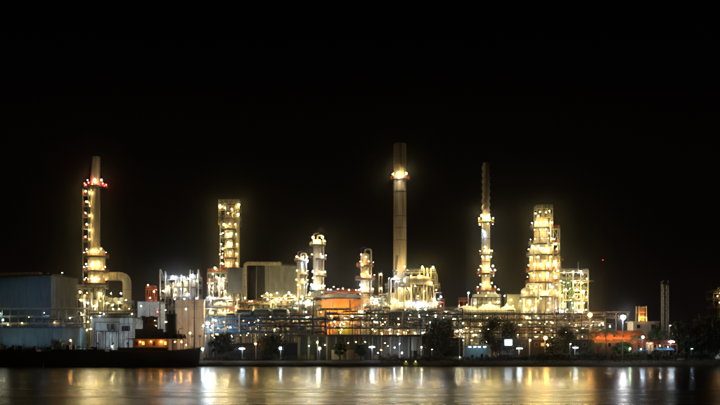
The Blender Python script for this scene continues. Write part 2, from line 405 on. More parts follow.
# far-left tall shed
A = (X(51, 392), 392); B = (X(78, 410), 410)
t = shed('tall dark blue-grey storage shed at the far left behind the red-lit stack', A, B, 75, Z(275.5, 392), ('siding_blue', 'siding_grey'), (10, 3))
zt = Z(275.5, 392) + 0.7
t.mesh('roof_gallery', MB().prism([(X(-30, 400), 411), (X(36, 400), 404), (X(36, 400), 408), (X(-30, 400), 415)], zt, zt + 2.0), 'cream', None, False)
t.lamp((X(61, 396), 397.5, Z(272.5, 396)), 'amber', 0.22, (0, 1.5, -0.6))
# grey-green shed in the middle
A = (X(265, 396), 396); B = (X(303, 402), 402)
t = shed('large plain grey-green box building behind the column with an angled duct', A, B, 30, Z(265, 396), ('siding_grey', 'siding_green'), (4, 4))
t = Thing('duct', 'pale pipe rising in front of grey-green building and turning right over its roof', 'pipe', (X(245, 384), 384, G))
t.pipe([(X(245, 384), 384, G), (X(245, 384), 384, Z(263.5, 384)), (X(281, 384), 386, Z(263.5, 384))], 0.85, 'cream', 'duct_run', 1.6)
t.rings(X(245, 384), 384, 0.85, [Z(y, 384) for y in (275, 287, 299, 311)], 'steel', 0.3, 0.12)
for px in (256, 268, 279): t.rod('support', (X(px, 384), 385.5, G), (X(px, 384), 385.5, Z(265.5, 384)), 0.25, 'steel')

# ------------------------------------------------------------------ left stack with red-lit gallery
Y = 374; cx = X(95.3, Y)
t = Thing('flue_stack', 'pale steel stack with a red-lit gallery near its top at the left', 'chimney', (cx, Y, G))
ru, rl = 2.05, 3.6; zb = Z(249, Y)
t.shell(cx, Y, [(ru, zb - 1), (ru, Z(158.5, Y)), (ru - .12, Z(157, Y))], 'stack_metal', 'upper_shell')
cl = X(96.6, Y)
t.shell(cl, Y, [(rl, G), (rl, zb - 1.0), (ru + .3, zb + 0.6), (ru + .1, zb + 0.7)], 'cream', 'lower_shell')
t.rings(cx, Y, ru, [Z(y, Y) for y in (167, 196, 209, 222, 234)])
t.rings(cl, Y, rl, [Z(y, Y) for y in (268, 281)])
t.ring_platform(cx, Y, ru, ru + 2.5, Z(187, Y), 'red_paint', 'red_paint')
for a in range(0, 360, 40): t.lamp((cx + (ru + 2.4) * math.cos(R(a + 10)), Y + (ru + 2.4) * math.sin(R(a + 10)), Z(184.5, Y)), 'red', 0.45, (0, 0, -1.2))
t.lamps(Y - 3.6, [(87.5, 180, 'warm', .42), (94.8, 179.5, 'white', .5), (94.6, 182, 'warm', .4), (101.5, 180, 'warm', .42)], (0, 1.2, -1.2))
for i, py in enumerate((193.5, 204, 215.5, 227, 239)):
    x = X(87.6, Y); z = Z(py + 2.5, Y)
    t.box('landing', (x, Y - 1.0, z), (3.0, 3.4, 0.16), 'steel'); t.railing(x - 1.4, x + 1.4, Y - 2.6, Y + .6, z + .1, 'red_paint', sides='SW')
    t.lamps(Y - 2.9, [(85.6 + (i % 2), py - 2.5, 'warm', .36 - .04 * (i == 3)), (89.8, py + (-1, 2, 0, 3, 0)[i], 'warm', .3)], (0, 1.4, -.6))
for px in (84.9, 90.2): t.rod('post', (X(px, Y), Y - 2.6, Z(290, Y)), (X(px, Y), Y - 2.6, Z(190, Y)), 0.22, 'steel')
t.ladder(cx, Y, ru, 200, zb, Z(187, Y))
t.flood((X(101, Y), Y - 5.5, Z(252, Y)), (cx, Y, Z(215, Y)), 'warm', .5); t.flood((cx, Y - ru - 2, Z(186, Y)), (cx, Y - ru * .5, Z(163, Y)), 'warm', .28)  # added floods, no such lamps seen, to brighten the shaft
for py in (257, 271.5, 284):
    t.ring_platform(cl, Y, rl, rl + 1.5, Z(py, Y), 'steel', 'red_paint'); t.ring_lamps(cl, Y, rl + 1.5, Z(py, Y) + 1.7, 5)
t.lamps(Y - 4.9, [(92.5, 250.5, 'warm', .5), (101, 249, 'amber', .4), (86.5, 249.5, 'warm', .38), (92, 263.5, 'warm', .48), (98.5, 263.5, 'warm', .42), (86, 264, 'white', .3), (94, 279, 'warm', .6), (103, 269, 'amber', .28), (86, 278, 'amber', .3)])
t.pipe([(cl, Y, Z(276.3, Y)), (X(127, Y), Y, Z(276.3, Y)), (X(127, Y), Y, G)], 1.85, 'cream', 'flue_duct', 3.4, 14)
for px in (110, 118): t.mesh('duct_flange', MB().tube([(X(px, Y), Y, Z(276.3, Y)), (X(px, Y) + .3, Y, Z(276.3, Y))], 2.0, 16), 'steel')
t.rings(X(127, Y), Y, 1.85, [Z(y, Y) for y in (290, 300)], 'steel', .25, .15)
# its base frames
t = Thing('process_structure', 'brightly lit open steel frame round the foot of the red-lit stack', 'steel structure', (X(91, 366), 366, G))
t.frame(X(78, 366), X(106, 366), 364, 384 - 14.5, [Z(y, 366) for y in (344, 327, 311, 299, 288)], 5, 1, 'steel', .28, rail='galvanised', pm='dark_steel', strip=('warm', 'warm', 'yellow'))
t.lamps(362.6, [(80.5, 300), (88, 303, 'white', .45), (101, 294, 'warm', .5), (87, 293), (95, 306), (82, 315), (100, 316, 'cool', .3), (88, 322, 'yellow', .35), (87, 330, 'yellow', .4), (80, 292)])
for px, r in ((84, .5), (92, .35), (98, .6), (103, .3)): t.pipe([(X(px, 363), 363.4, G), (X(px, 363), 363.4, Z(287, 363) - U(0, 4)), (X(px, 363), 367, Z(287, 363) - 4)], r, 'cladding')
t = Thing('process_structure', 'low lit steel deck with pumps below the horizontal flue duct', 'steel structure', (X(117, 368), 368, G))
t.frame(X(107, 366), X(131, 366), 365, 371, [Z(y, 366) for y in (326, 312, 303)], 4, 1, 'steel', .25, strip=('warm', 'warm', 'yellow'))
t.lamps(364, [(111, 293.5, 'warm', .45), (121, 293.5, 'white', .42), (107, 303, 'warm', .35), (119, 302, 'yellow', .4), (126, 300, 'warm', .3), (113, 309), (129, 309, 'warm', .3)], (0, 1.2, -1.5))
for px in (110, 116, 122):
    z = Z(303, 366); t.mesh('drum', MB().tube([(X(px, 366) - .1, 365.5, z + 1.3), (X(px, 366), 370, z + 1.3)], 1.0, 14), 'cladding')

# pipe rack in the shade before the tall shed
t = Thing('pipe_rack', 'dark pipe rack with blue posts in front of the tall dark shed', 'pipe rack', (X(30, 352), 352, G))
Yr = 352
for px in range(-14, 84, 8): t.box('post', (X(px, Yr), Yr, (G + Z(309, Yr)) / 2), (.3, .3, Z(309, Yr) - G), 'blue_paint')
for py in (309.5, 317, 324.5):
    t.box('beam', (X(34, Yr), Yr, Z(py, Yr)), (X(84, Yr) - X(-14, Yr), .25, .35), 'steel')
    for k in range(4):
        yy = Yr + .7 + k * .9; t.rod('pipe', (X(-16, Yr), yy, Z(py, Yr) + .5), (X(86, Yr), yy, Z(py, Yr) + .5), (.22, .3, .16, .26)[k], ('cladding', 'steel')[k % 2], 'cyl')
t.lamps(Yr - 1, [(0, 313.5, 'green', .42), (3, 320, 'white', .36), (29, 317, 'amber', .16), (-8, 324, 'warm', .4), (8, 325, 'amber', .25), (54.5, 322.5, 'sodium', .3), (70, 318, 'white', .18), (44, 313, 'cool', .12), (22, 323, 'warm', .14)])
t = Thing('footbridge', 'small blue truss footbridge at the left below the dark shed', 'footbridge', (X(46, 345), 345, G))
Yb = 345
for px in (30, 48, 62): t.box('post', (X(px, Yb), Yb, (G + Z(319, Yb)) / 2), (.35, .35, Z(319, Yb) - G), 'blue_paint')
for py in (319.5, 327): t.box('chord', (X(46, Yb), Yb, Z(py, Yb)), (X(62, Yb) - X(30, Yb) + .5, .3, .3), 'blue_paint')
b = MB()
for i in range(8): a, c = 30 + i * 4, 34 + i * 4; b.bar((X(a, Yb), Yb, Z(327 if i % 2 else 320, Yb)), (X(c, Yb), Yb, Z(320 if i % 2 else 327, Yb)), .18)
t.mesh('lattice', b, 'blue_paint', None, False)
t.box('deck', (X(46, Yb), Yb + .9, Z(327, Yb) + .1), (X(62, Yb) - X(30, Yb), 1.5, .12), 'grating')
t.lamps(Yb - 1, [(38, 331, 'cool', .16), (58, 331, 'cool', .14)])

def hall(label, px0, px1, pytop, Y, depth, m, npan, roofm='dark_steel', gable=0.0, name='building', windows=(), cat='building'):
    x0, x1, zt = X(px0, Y), X(px1, Y), Z(pytop, Y)
    t = Thing(name, label, cat, ((x0 + x1) / 2, Y + depth / 2, G))
    t.box('core', ((x0 + x1) / 2, Y + depth / 2 + .1, (G + zt) / 2 - .05), (x1 - x0 - .3, depth - .3, zt - G - .1), m)
    w = (x1 - x0) / npan
    for i in range(npan): t.box('wall_panel', (x0 + w * (i + .5), Y + .04 + .03 * (i % 2), (G + zt) / 2), (w - .05, .12, zt - G), m)
    if gable: t.mesh('roof', MB().prism([(x0 - .5, Y - .7), (x1 + .5, Y - .7), (x1 + .5, Y + depth + .7), (x0 - .5, Y + depth + .7)], zt + .01, zt + .2), roofm, None, False); \
        t.mesh('roof_ridge', (lambda q: (q.v.extend([(x0 - .5, Y - .7, zt + .2), (x1 + .5, Y - .7, zt + .2), (x1 + .5, Y + depth + .7, zt + .2), (x0 - .5, Y + depth + .7, zt + .2), (x0 + .6, Y + depth / 2, zt + gable), (x1 - .6, Y + depth / 2, zt + gable)]), q.f.extend([(0, 1, 5, 4), (1, 2, 5), (2, 3, 4, 5), (3, 0, 4)]), q)[2])(MB()), roofm, None, False)
    else: t.box('roof', ((x0 + x1) / 2, Y + depth / 2, zt + .13), (x1 - x0 + .8, depth + .8, .25), roofm)
    for (a, c, d, e_, wm) in windows:
        wx, wz = (X(a, Y) + X(c, Y)) / 2, (Z(d, Y) + Z(e_, Y)) / 2; ww, wh = X(c, Y) - X(a, Y), Z(d, Y) - Z(e_, Y)
        f_ = t.mesh('window', MB().box((wx, Y - .08, wz + wh / 2 + .08), (ww + .3, .2, .15)).box((wx, Y - .08, wz - wh / 2 - .08), (ww + .3, .24, .15)).box((wx - ww / 2 - .08, Y - .08, wz), (.15, .2, wh)).box((wx + ww / 2 + .08, Y - .08, wz), (.15, .2, wh)), 'steel', None, False)
        t.mesh('pane', MB().box((wx, Y - .045, wz), (ww, .06, wh)), wm, f_, False)
    return t
hall('long low pale shed under the blue footbridge at the far left', -22, 80, 328, 334, 8, 'siding_teal', 12, 'dark_steel')
t = hall('white block building lit cool below the stack with red gallery', 92, 136, 318, 348, 10, 'siding_pale', 6, 'dark_steel', windows=[(122, 130, 326, 331, 'glass')])
t = hall('grey-blue square block between white building and tug funnel', 137.5, 160, 302, 356, 10, 'siding_pale', 4, 'steel', windows=[(141, 145, 316, 320, 'glass'), (150, 154, 316, 320, 'glass')])
t = hall('tall cream wall building lit orange behind the bow of the dark tug', 175, 204, 300, 352, 12, 'render_tan', 7, 'steel')
for px in (176, 183, 188, 196, 203): t.rod('downpipe', (X(px, 351), 351.4, G), (X(px, 351), 351.4, Z(300 + (px % 5), 351)), .22, 'steel', 'cyl')
for py in (307, 318): t.box('wall_beam', (X(189.5, 351), 351.2, Z(py, 351)), (11.6, .2, .35), 'steel')
# wash lights on the facades
def floodpost(label, px, py, Y, kind, r, ybase=None, m='galvanised', arm=1.0, w=0.16, foot=G, back=True):
    x, z = X(px, Y), Z(py, Y); d = 1 if back else -1
    t = Thing('lamp_post', label, 'lamp post', (x, Y + arm * d, foot), 'lamp posts')
    t.mesh('pole', MB().tube([(x, Y + arm * d, foot), (x, Y + arm * d, z + r * 1.4)], [w, w * .6], 8), m)
    t.mesh('base_plate', MB().box((x, Y + arm * d, foot + .06), (w * 5, w * 5, .12)), 'concrete', None, False)
    t.lamp((x, Y, z), kind, r, (0, arm * d, 0), kind == 'quay' and int(px) % 3 != 1)
    return t
floodpost('low white floodlight on a short post before the white block building', 112, 346.5, 312, 'white', .36)
floodpost('cool lamp high on a thin post at the corner of the white block', 91, 318, 343, 'cool', .3)
floodpost('small orange lamp by the low pale shed at the left', 70.5, 340.5, 318, 'sodium', .36)
floodpost('cool wall lamp over the grey-blue block', 141, 306, 350, 'cool', .26)
floodpost('bright white floodlight before the cream wall building', 186, 309, 346, 'white', .34)
floodpost('orange lamp behind the tug at the cream wall', 190, 333, 330, 'sodium', .5)
floodpost('second orange lamp low behind the tug bow', 181, 336, 330, 'sodium', .42)
def added_yard_flood(label, px, py, Y, target, kind, size):  # added floods with no lamp seen there, brighten the facades
    x, z = X(px, Y), Z(py, Y); t = Thing('floodlight_post', label, 'floodlight', (x, Y - .3, G), 'yard floodlights')
    t.mesh('pole', MB().tube([(x, Y - .3, G), (x, Y - .3, z - size * .4)], .11, 8), 'dark_steel'); t.flood((x, Y, z), target, kind, size); return t
for k, (px, tx) in enumerate(((18, 12), (44, 40), (66, 66))):
    added_yard_flood(('dark-backed floodlight facing the tall blue-grey shed, leftmost', 'dark-backed floodlight facing the middle of tall blue-grey shed', 'dark-backed floodlight facing the right wall of tall blue-grey shed')[k], px, 322, 362, (X(tx, 395), 395, Z(292, 395)), 'teal', 1.1)
for k, px in enumerate((2, 24, 46, 66)):
    added_yard_flood(('floodlight post before the low pale shed at the frame edge', 'floodlight post before the low pale shed below the footbridge end', 'floodlight post before the low pale shed by the small bare tree', 'floodlight post before the right end of the low pale shed')[k], px, 344, 322, (X(px, 334), 334, Z(334, 334)), 'teal', .36)
for k, px in enumerate((98, 113, 128)):
    added_yard_flood(('floodlight post facing the left part of the white block', 'floodlight post facing the middle of the white block', 'floodlight post facing the right part of the white block')[k], px, 343, 330, (X(px, 348), 348, Z(328, 348)), ('cool', 'teal', 'cool')[k], .62)
for k, (px, kind, sz) in enumerate(((143, 'cool', .6), (155, 'cool', .6), (181, 'peach', .7), (192, 'peach', .85), (200, 'peach', .8))):
    added_yard_flood(('floodlight post facing the left of the grey-blue block', 'floodlight post facing the right of the grey-blue block', 'floodlight post behind the tug funnel facing the cream wall', 'floodlight post behind the tug bow facing the cream wall', 'floodlight post facing the right end of the cream wall')[k], px, 336, 335, (X(px, 354), 354, Z(316 if k < 2 else 324, 354)), kind, sz)
# dark skid frame in front of the white block
t = Thing('equipment_skid', 'dark steel table frame carrying two small drums before the white block', 'equipment', (X(108, 340), 340, G))
t.frame(X(98, 340), X(118, 340), 338, 341, [Z(331, 340)], 3, 1, 'dark_steel', .3, rail=None, braces=False)
for px in (110, 115): t.shell(X(px, 340), 339.5, [(.4, Z(331, 340)), (1.0, Z(329, 340)), (1.2, Z(324, 340)), (.8, Z(323.4, 340))], 'dark_steel', 'drum', 14)
t = Thing('catwalk', 'dark double catwalk above the roof of the white block', 'catwalk', (X(115, 359), 360, G))
for px in (89, 98, 107, 116, 125, 134, 142): t.rod('post', (X(px, 359), 359.5, G), (X(px, 359), 359.5, Z(306, 359)), .26, 'dark_steel')
for py in (311, 316.5):
    t.box('deck', (X(115.5, 359), 360, Z(py, 359)), (X(142, 359) - X(89, 359), 1.6, .4), 'dark_steel'); t.railing(X(89, 359), X(142, 359), 359.2, 359.2, Z(py, 359) + .2, 'dark_steel', sides='S', step=1.5, w=.12)
for py, r in ((313.6, .3), (314.8, .22)): t.rod('pipe', (X(88, 359), 360, Z(py, 359)), (X(143, 359), 360, Z(py, 359)), r, 'dark_steel', 'cyl')
t.lamps(358.4, [(95, 309, 'warm', .2), (104, 314, 'white', .2), (119, 309, 'warm', .22), (132, 314, 'warm', .18)], (0, 1, .1))
t = Thing('pipe_scaffold', 'thin dark pipe scaffold standing against the right part of the white block', 'scaffold', (X(125, 344), 344, G))
for px in (119, 124, 128.5, 133): t.rod('standard', (X(px, 344), 344, G), (X(px, 344), 344, Z((312, 316, 301, 318)[int(px) % 4], 344)), .2, 'dark_steel')
for py in (324, 333, 340): t.rod('ledger', (X(118, 344), 343.8, Z(py, 344)), (X(134, 344), 343.8, Z(py, 344)), .14, 'dark_steel')
t.pipe([(X(94, 344), 344.6, G), (X(94, 344), 344.6, Z(322, 344)), (X(120, 344), 344.6, Z(322, 344)), (X(120, 344), 344.6, G)], .22, 'steel')
# small tower with lamp
t = Thing('process_structure', 'small dark red tower with one lamp on top above the grey-blue block', 'steel structure', (X(150, 364), 364, G))
t.frame(X(146.5, 364), X(155, 364), 363, 367, [Z(y, 364) for y in (310, 300, 289)], 2, 1, 'red_paint', .25, rail='red_paint')
t.lamps(362, [(148, 285, 'warm', .5), (154, 291.5, 'amber', .28), (150, 298, 'amber', .22)], (0, 1.2, -1.2))
# structure with cool lights
t = Thing('process_structure', 'steel structure topped by bluish white lamps left of the slim column', 'steel structure', (X(180, 372), 372, G))
t.frame(X(161, 370), X(199, 370), 369, 377, [Z(y, 370) for y in (320, 308, 297, 287, 279)], 5, 1, 'steel', .3, strip=('white', 'cool', 'warm'))
for px, py, r in ((167, 281, 1.2), (176, 276, 1.5), (185, 280, 1.3), (193, 274, 1.0)):
    t.shell(X(px, 370), 372, vessel_prof(r, Z(297, 370), Z(py, 370), False), 'cladding', 'vessel', 18)
t.lamps(368, [(172.5, 277, 'cool', .55), (184, 277.5, 'cool', .42), (188, 279, 'white', .36), (192, 275.5, 'cool', .5), (197, 281, 'white', .34), (168, 286.5, 'warm', .4), (178, 284, 'white', .36), (187, 294, 'cool', .5), (163, 291, 'white', .25), (175, 295, 'white', .3), (196.5, 298.5, 'cool', .45), (181, 289, 'green', .22)])
for px in (160, 165, 173, 181, 190, 198): t.pipe([(X(px, 368), 368.3, Z(300, 370)), (X(px, 368), 368.3, Z(300, 370) + U(6, 13)), (X(px, 368) + U(-2, 2), 373, Z(300, 370) + U(6, 9))], U(.15, .35), 'cladding')
t.rod('vent_mast', (X(192, 370), 372, Z(279, 370)), (X(192, 370), 372, Z(270, 370)), .16, 'galvanised', 'cyl')
for px, py0, py1 in ((160, 296, 345), (194.3, 295, 345), (167.5, 297, 345)):
    tt = Thing('mast', {160: 'thin dark mast rising just left of the tug funnel', 194.3: 'thin dark mast by the right end of the cream wall building', 167.5: 'short dark post straight behind the tug funnel'}[px], 'mast', (X(px, 322), 322, G))
    tt.mesh('pole', MB().tube([(X(px, 322), 322, G), (X(px, 322), 322, Z(py0, 322))], [.35, .16], 8), 'dark_steel')
    tt.mesh('crossarm', MB().bar((X(px, 322) - 1, 322, Z(py0 + 8, 322)), (X(px, 322) + 1, 322, Z(py0 + 8, 322)), .14).bar((X(px, 322) - .8, 322, Z(py0 + 14, 322)), (X(px, 322) + .8, 322, Z(py0 + 14, 322)), .14), 'dark_steel', None, False)
    if px == 160: tt.lamp((X(157.7, 322), 321.5, Z(312, 322)), 'red', .3, (.7, .4, .2))

# ------------------------------------------------------------------ slim column with open top (B)
Y = 374
t = Thing('distillation_column', 'slim lit column with a square open steel top left of the grey-green building', 'column', (X(231, Y), Y, G))
t.shell(X(229.5, Y), Y, vessel_prof(2.1, G, Z(217, Y)), 'cladding')
t.shell(X(237.3, Y), Y - .5, vessel_prof(1.05, G, Z(204, Y), False), 'cream', 'riser')
t.rings(X(229.5, Y), Y, 2.1, [Z(y, Y) for y in (229, 241, 253, 265)])
t.frame(X(220, Y), X(239.8, Y), Y - 3.5, Y + 3.5, [Z(219, Y), Z(211, Y), Z(204, Y)], 3, 1, 'steel', .25, z0=Z(226, Y), rail='galvanised')
for i, py in enumerate((229.5, 239, 249, 258.5, 268)):
    t.ring_platform(X(229.5, Y), Y, 2.1, 3.9, Z(py, Y), 'steel', 'red_paint' if i > 2 else 'galvanised', 120, 330); t.ring_lamps(X(229.5, Y), Y, 4.0, Z(py, Y) + 1.8, 4, 185, 320)
for px in (221.5, 240): t.rod('post', (X(px, Y), Y - 3.4, G), (X(px, Y), Y - 3.4, Z(204, Y)), .28, 'cream' if px > 230 else 'steel')
t.ladder(X(229.5, Y), Y, 2.1, 250, Z(290, Y), Z(217, Y))
t.pipe([(X(233, Y), Y - 2.6, G), (X(233, Y), Y - 2.6, Z(214, Y)), (X(237, Y), Y - 1.6, Z(214, Y))], .35, 'cladding')
t.lamps(Y - 4.4, [(220.3, 206, 'warm', .5), (225, 208, 'warm', .26), (238.8, 205, 'warm', .52), (238.3, 214.5, 'warm', .4), (231.5, 209, 'amber', .25), (228, 213, 'amber', .2), (224, 224.5, 'warm', .42), (223, 233, 'warm', .34), (227, 234.5, 'warm', .45), (228.5, 243, 'warm', .6), (222.5, 249, 'warm', .36), (230, 252, 'amber', .3), (221.8, 257.5, 'warm', .42), (228, 266, 'warm', .42), (223, 264, 'amber', .25)])
t = Thing('reactor_box', 'plain grey box casing at the foot of the slim column', 'equipment', (X(235, 366), 366, G))
t.box('casing', (X(235.2, 364), 366, (Z(268.5, 364) + Z(293, 364)) / 2), (5.9, 4, Z(268.5, 364) - Z(293, 364)), 'siding_grey')
t.box('roof_cap', (X(235.2, 364), 366, Z(268.2, 364) + .1), (6.2, 4.3, .2), 'steel')
for px in (229.5, 241): 
    for yy in (364.3, 367.7): t.box('leg', (X(px, 364), yy, (G + Z(293, 364)) / 2), (.4, .4, Z(293, 364) - G), 'steel')
t = Thing('process_structure', 'narrow red and grey frame with a lamp pole left of the slim column', 'steel structure', (X(216, 368), 368, G))
t.frame(X(207.5, 366), X(226, 366), 366, 371, [Z(y, 366) for y in (311, 300, 290, 281, 272)], 3, 1, 'steel', .26, rail='red_paint', strip=('warm', 'white'))
t.lamps(364.6, [(215, 268, 'warm', .5), (216.5, 277, 'green', .5), (213, 274, 'amber', .25), (223.5, 278.5, 'white', .42), (209.5, 286.5, 'white', .36), (212.5, 288, 'white', .3), (225, 291.5, 'warm', .4), (218, 287, 'cool', .25), (207.5, 283, 'red', .25), (221, 284)], (0, 1.2, -1.2))
for px in (209, 213, 219, 224): t.pipe([(X(px, 365), 365.2, G), (X(px, 365), 365.2, Z(276 + U(0, 8), 365)), (X(px, 365), 369, Z(284, 365))], U(.2, .5), 'cladding')
t.shell(X(220, 366), 368.5, vessel_prof(1.4, Z(290, 366), Z(277, 366), False), 'white_paint', 'vessel', 16)

# ------------------------------------------------------------------ lower process units, left centre
def bank(label, px0, px1, levels, Y, dep, nx, m, seed, nl, kinds, rl=(.2, .38), lo=348, npipe=16, drums=3, name='process_structure', cat='steel structure', rail='galvanised'):
    """a deck of equipment: frame, horizontal drums, exchangers, vertical pots, pipe runs and lamps"""
    q = random.Random(seed)
    t = Thing(name, label, cat, (X((px0 + px1) / 2, Y), Y, G))
    x0, x1 = X(px0, Y), X(px1, Y)
    t.frame(x0, x1, Y, Y + dep, [Z(p, Y) for p in levels], nx, 1, m, .26, rail=rail, strip=kinds, pm='dark_steel')  # near-black posts put the shade below the decks into colour
    base = [G] + sorted(Z(p, Y) for p in levels)
    for k, z in enumerate(base[:-1]):
        gap = base[k + 1] - z
        for i in range(drums if k else 0):
            r = min(gap * .28, q.uniform(.6, 1.3)); L = q.uniform(4, 9); xa = q.uniform(x0, max(x0 + .1, x1 - L)); yy = Y + q.uniform(.2, .8) * dep
            P = [(xa - .7 * r, yy, z + r + .5), (xa - .35 * r, yy, z + r + .5), (xa, yy, z + r + .5), (xa + L, yy, z + r + .5), (xa + L + .35 * r, yy, z + r + .5), (xa + L + .7 * r, yy, z + r + .5)]
            t.mesh('drum', MB().tube(P, [r * .3, r * .75, r, r, r * .75, r * .3], 16), q.choice(('cladding', 'white_paint', 'cream', 'galvanised')))
            for s_ in (.2, .8): t.box('saddle', (xa + L * s_, yy, z + .35), (.35, r * 1.4, .7), 'steel')
        for i in range(4):
            r = q.uniform(.35, .9); px_ = q.uniform(x0 + 1, x1 - 1)
            t.shell(px_, Y + dep * q.uniform(.1, .9), vessel_prof(r, z + .1, z + .1 + gap * q.uniform(.6, 1.25), True), q.choice(('cladding', 'cream', 'white_paint')), 'pot', 14)
    zs = base
    for i in range(npipe):
        r = q.choice((.13, .18, .24, .32)); xa = q.uniform(x0, x1); xb = min(x1 + 2, max(x0 - 2, xa + q.uniform(-14, 14))); za = q.choice(zs[:-1]); zb_ = q.choice(zs[1:]) + q.uniform(-1.5, 1.2); yy = Y - .3 - r - q.uniform(0, .8)
        t.pipe([(xa, yy, za), (xa, yy, zb_), (xb, yy, zb_), (xb, Y + dep * .5, zb_)], r, q.choice(('cladding', 'galvanised', 'cream', 'steel', 'dark_steel', 'dark_steel', 'red_paint', 'blue_paint')))
    for i in range(nl):
        z = q.choice(zs[1:]) + q.uniform(-2.2, 1.8)
        t.lamp((q.uniform(x0, x1), Y + q.uniform(-.4, 2.0), z), q.choice(kinds), q.uniform(*rl), (0, .8, .2), q.random() < .3)
    return t
WW = ('warm', 'warm', 'warm', 'white', 'amber', 'cool', 'sodium')
t = bank('lit steel deck of pipes and drums under the plain grey box casing', 206, 241, (331, 319, 308, 300), 356, 6, 5, 'steel', 1, 8, WW)
t.lamps(354, [(211, 298, 'cool', .55), (214, 298.5, 'white', .4), (226, 298, 'white', .6), (229, 297.5, 'warm', .45), (224.5, 312.5, 'warm', .4), (212.5, 313, 'warm', .4), (236, 307, 'warm', .32), (210.5, 309, 'cool', .3)])
t = bank('lit deck of pipework at the foot of the angled duct', 240, 264, (330, 318, 305), 362, 7, 4, 'cream', 2, 6, WW)
t.lamps(360, [(245, 298, 'yellow', .4), (238.5, 300, 'warm', .4), (254.5, 313.5, 'white', .36), (252, 301, 'amber', .3)])
t = bank('crowded lit pipe deck under the grey-green box building', 263, 300, (330, 318, 306, 297), 366, 9, 6, 'cream', 3, 14, WW)
t.lamps(363.6, [(267, 293.5, 'warm', .42), (271, 295, 'warm', .36), (277, 293, 'warm', .45), (281, 299, 'amber', .55), (289, 293, 'white', .5), (286, 295.5, 'warm', .4), (272, 302, 'warm', .4), (294, 297, 'warm', .36), (262, 296, 'warm', .3), (297, 303, 'white', .4), (285, 317, 'white', .45), (289, 319, 'warm', .3)])
t = bank('lit pipe deck between twin slim columns and orange tank', 299, 316, (332, 320, 308, 297), 352, 8, 3, 'galvanised', 4, 7, ('white', 'warm', 'cool'))
t.lamps(350, [(304, 303, 'white', .6), (308, 300, 'warm', .45), (302, 297, 'yellow', .42), (303, 319, 'white', .36), (306, 312, 'white', .3), (310, 293, 'warm', .4)])
for k, px in enumerate((244, 262, 280)):
    lab = ('pale horizontal drum behind the blue rack under the angled duct', 'pale horizontal drum behind the middle of the left blue rack', 'pale horizontal drum behind the blue rack under the grey-green building')[k]
    tt = Thing('horizontal_drum', lab, 'tank', (X(px, 346), 346, G), 'pale horizontal drums')
    z = Z(313, 346); r = 1.7; L = 2.8; x = X(px, 346)
    tt.mesh('shell', MB().tube([(x + s_ * (L + d_), 346, z) for s_, d_ in ((-1, .9), (-1, .5), (-1, 0), (1, 0), (1, .5), (1, .9))], [.5, 1.3, r, r, 1.3, .5], 20), 'cladding')
    for s_ in (-1, 1): tt.box('support', (x + s_ * 1.9, 346, (G + z - r * .7) / 2), (.6, 1.8, z - r * .7 - G), 'concrete')
    tt.mesh('nozzle', MB().tube([(x, 346, z + r - .2), (x, 346, z + r + .8)], .3, 10), 'galvanised')
floodpost('big cool white floodlight right of the tug before the left blue rack', 207.5, 323.5, 330, 'cool', 1.0)
floodpost('white floodlight on tall post beside the big cool one', 213, 320, 332, 'white', .45)
floodpost('small cool lamp left of the big cool floodlight', 203, 326, 328, 'cool', .34)

bank('tangled pipe deck behind the left blue rack by the tug', 208, 252, (333, 325, 316), 347, 6, 7, 'steel', 51, 8, ('warm', 'white', 'amber'), (.12, .34), npipe=34, drums=2)
bank('tangled pipe deck behind the left blue rack near the twin columns', 253, 312, (333, 325, 315), 349, 6, 9, 'galvanised', 52, 10, ('warm', 'warm', 'amber'), (.12, .34), npipe=40, drums=2)
bank('tangled pipe deck behind the blue rack below the furnace', 372, 440, (326, 320, 313), 350, 4, 10, 'galvanised', 53, 10, ('warm', 'white', 'warm'), (.12, .36), npipe=40, drums=2)
bank('lit pipe deck rising behind the left pump house roof line', 228, 300, (312, 303), 378, 6, 10, 'galvanised', 54, 10, ('warm', 'warm', 'yellow'), (.16, .4), npipe=30, drums=3)
t = Thing('pipe_bridge', 'dark pipe bridge with ladders crossing before the orange tank', 'pipe bridge', (X(340, 355), 355, G))
for px in (314, 321, 329.5, 337, 346, 355, 364): t.rod('post', (X(px, 355), 355, G), (X(px, 355), 355, Z(306 + (px % 5), 355)), .26, 'dark_steel')
for a, c, py in ((320, 352, 309.5), (325, 338, 313), (312, 368, 318), (345, 369, 311.5), (312, 330, 322)): t.box('bridge_beam', (X((a + c) / 2, 355), 354.7, Z(py, 355)), ((c - a) * 355 / F, .3, .5), 'dark_steel')
for a, c, py, r in ((315, 366, 316.4, .3), (322, 360, 308.4, .22), (313, 345, 320.6, .35), (340, 368, 324, .28)): t.rod('pipe', (X(a, 355), 354.2, Z(py, 355)), (X(c, 355), 354.2, Z(py, 355)), r, 'cladding', 'cyl')
for px, p0, p1, r in ((318, 330, 303, .3), (325, 335, 309, .22), (333, 330, 301, .18), (343, 335, 311, .3), (350, 330, 300, .22), (358, 335, 305, .35), (363, 330, 299, .25)): t.rod('riser', (X(px, 354), 353.8, Z(p0 + 20, 354)), (X(px, 354), 353.8, Z(p1, 354)), r, ('cladding', 'galvanised', 'dark_steel')[int(px) % 3], 'cyl')
t.ladder(X(329.5, 355), 355, .1, 270, G, Z(308, 355), 'galvanised', .8)
t.lamps(353.5, [(321, 312, 'warm', .3), (331, 316, 'warm', .25), (342, 314, 'white', .25), (352, 316, 'warm', .3), (361, 312, 'white', .42), (365, 305, 'white', .4), (326, 321, 'amber', .25), (347, 321, 'warm', .2)], (0, .8, .1))
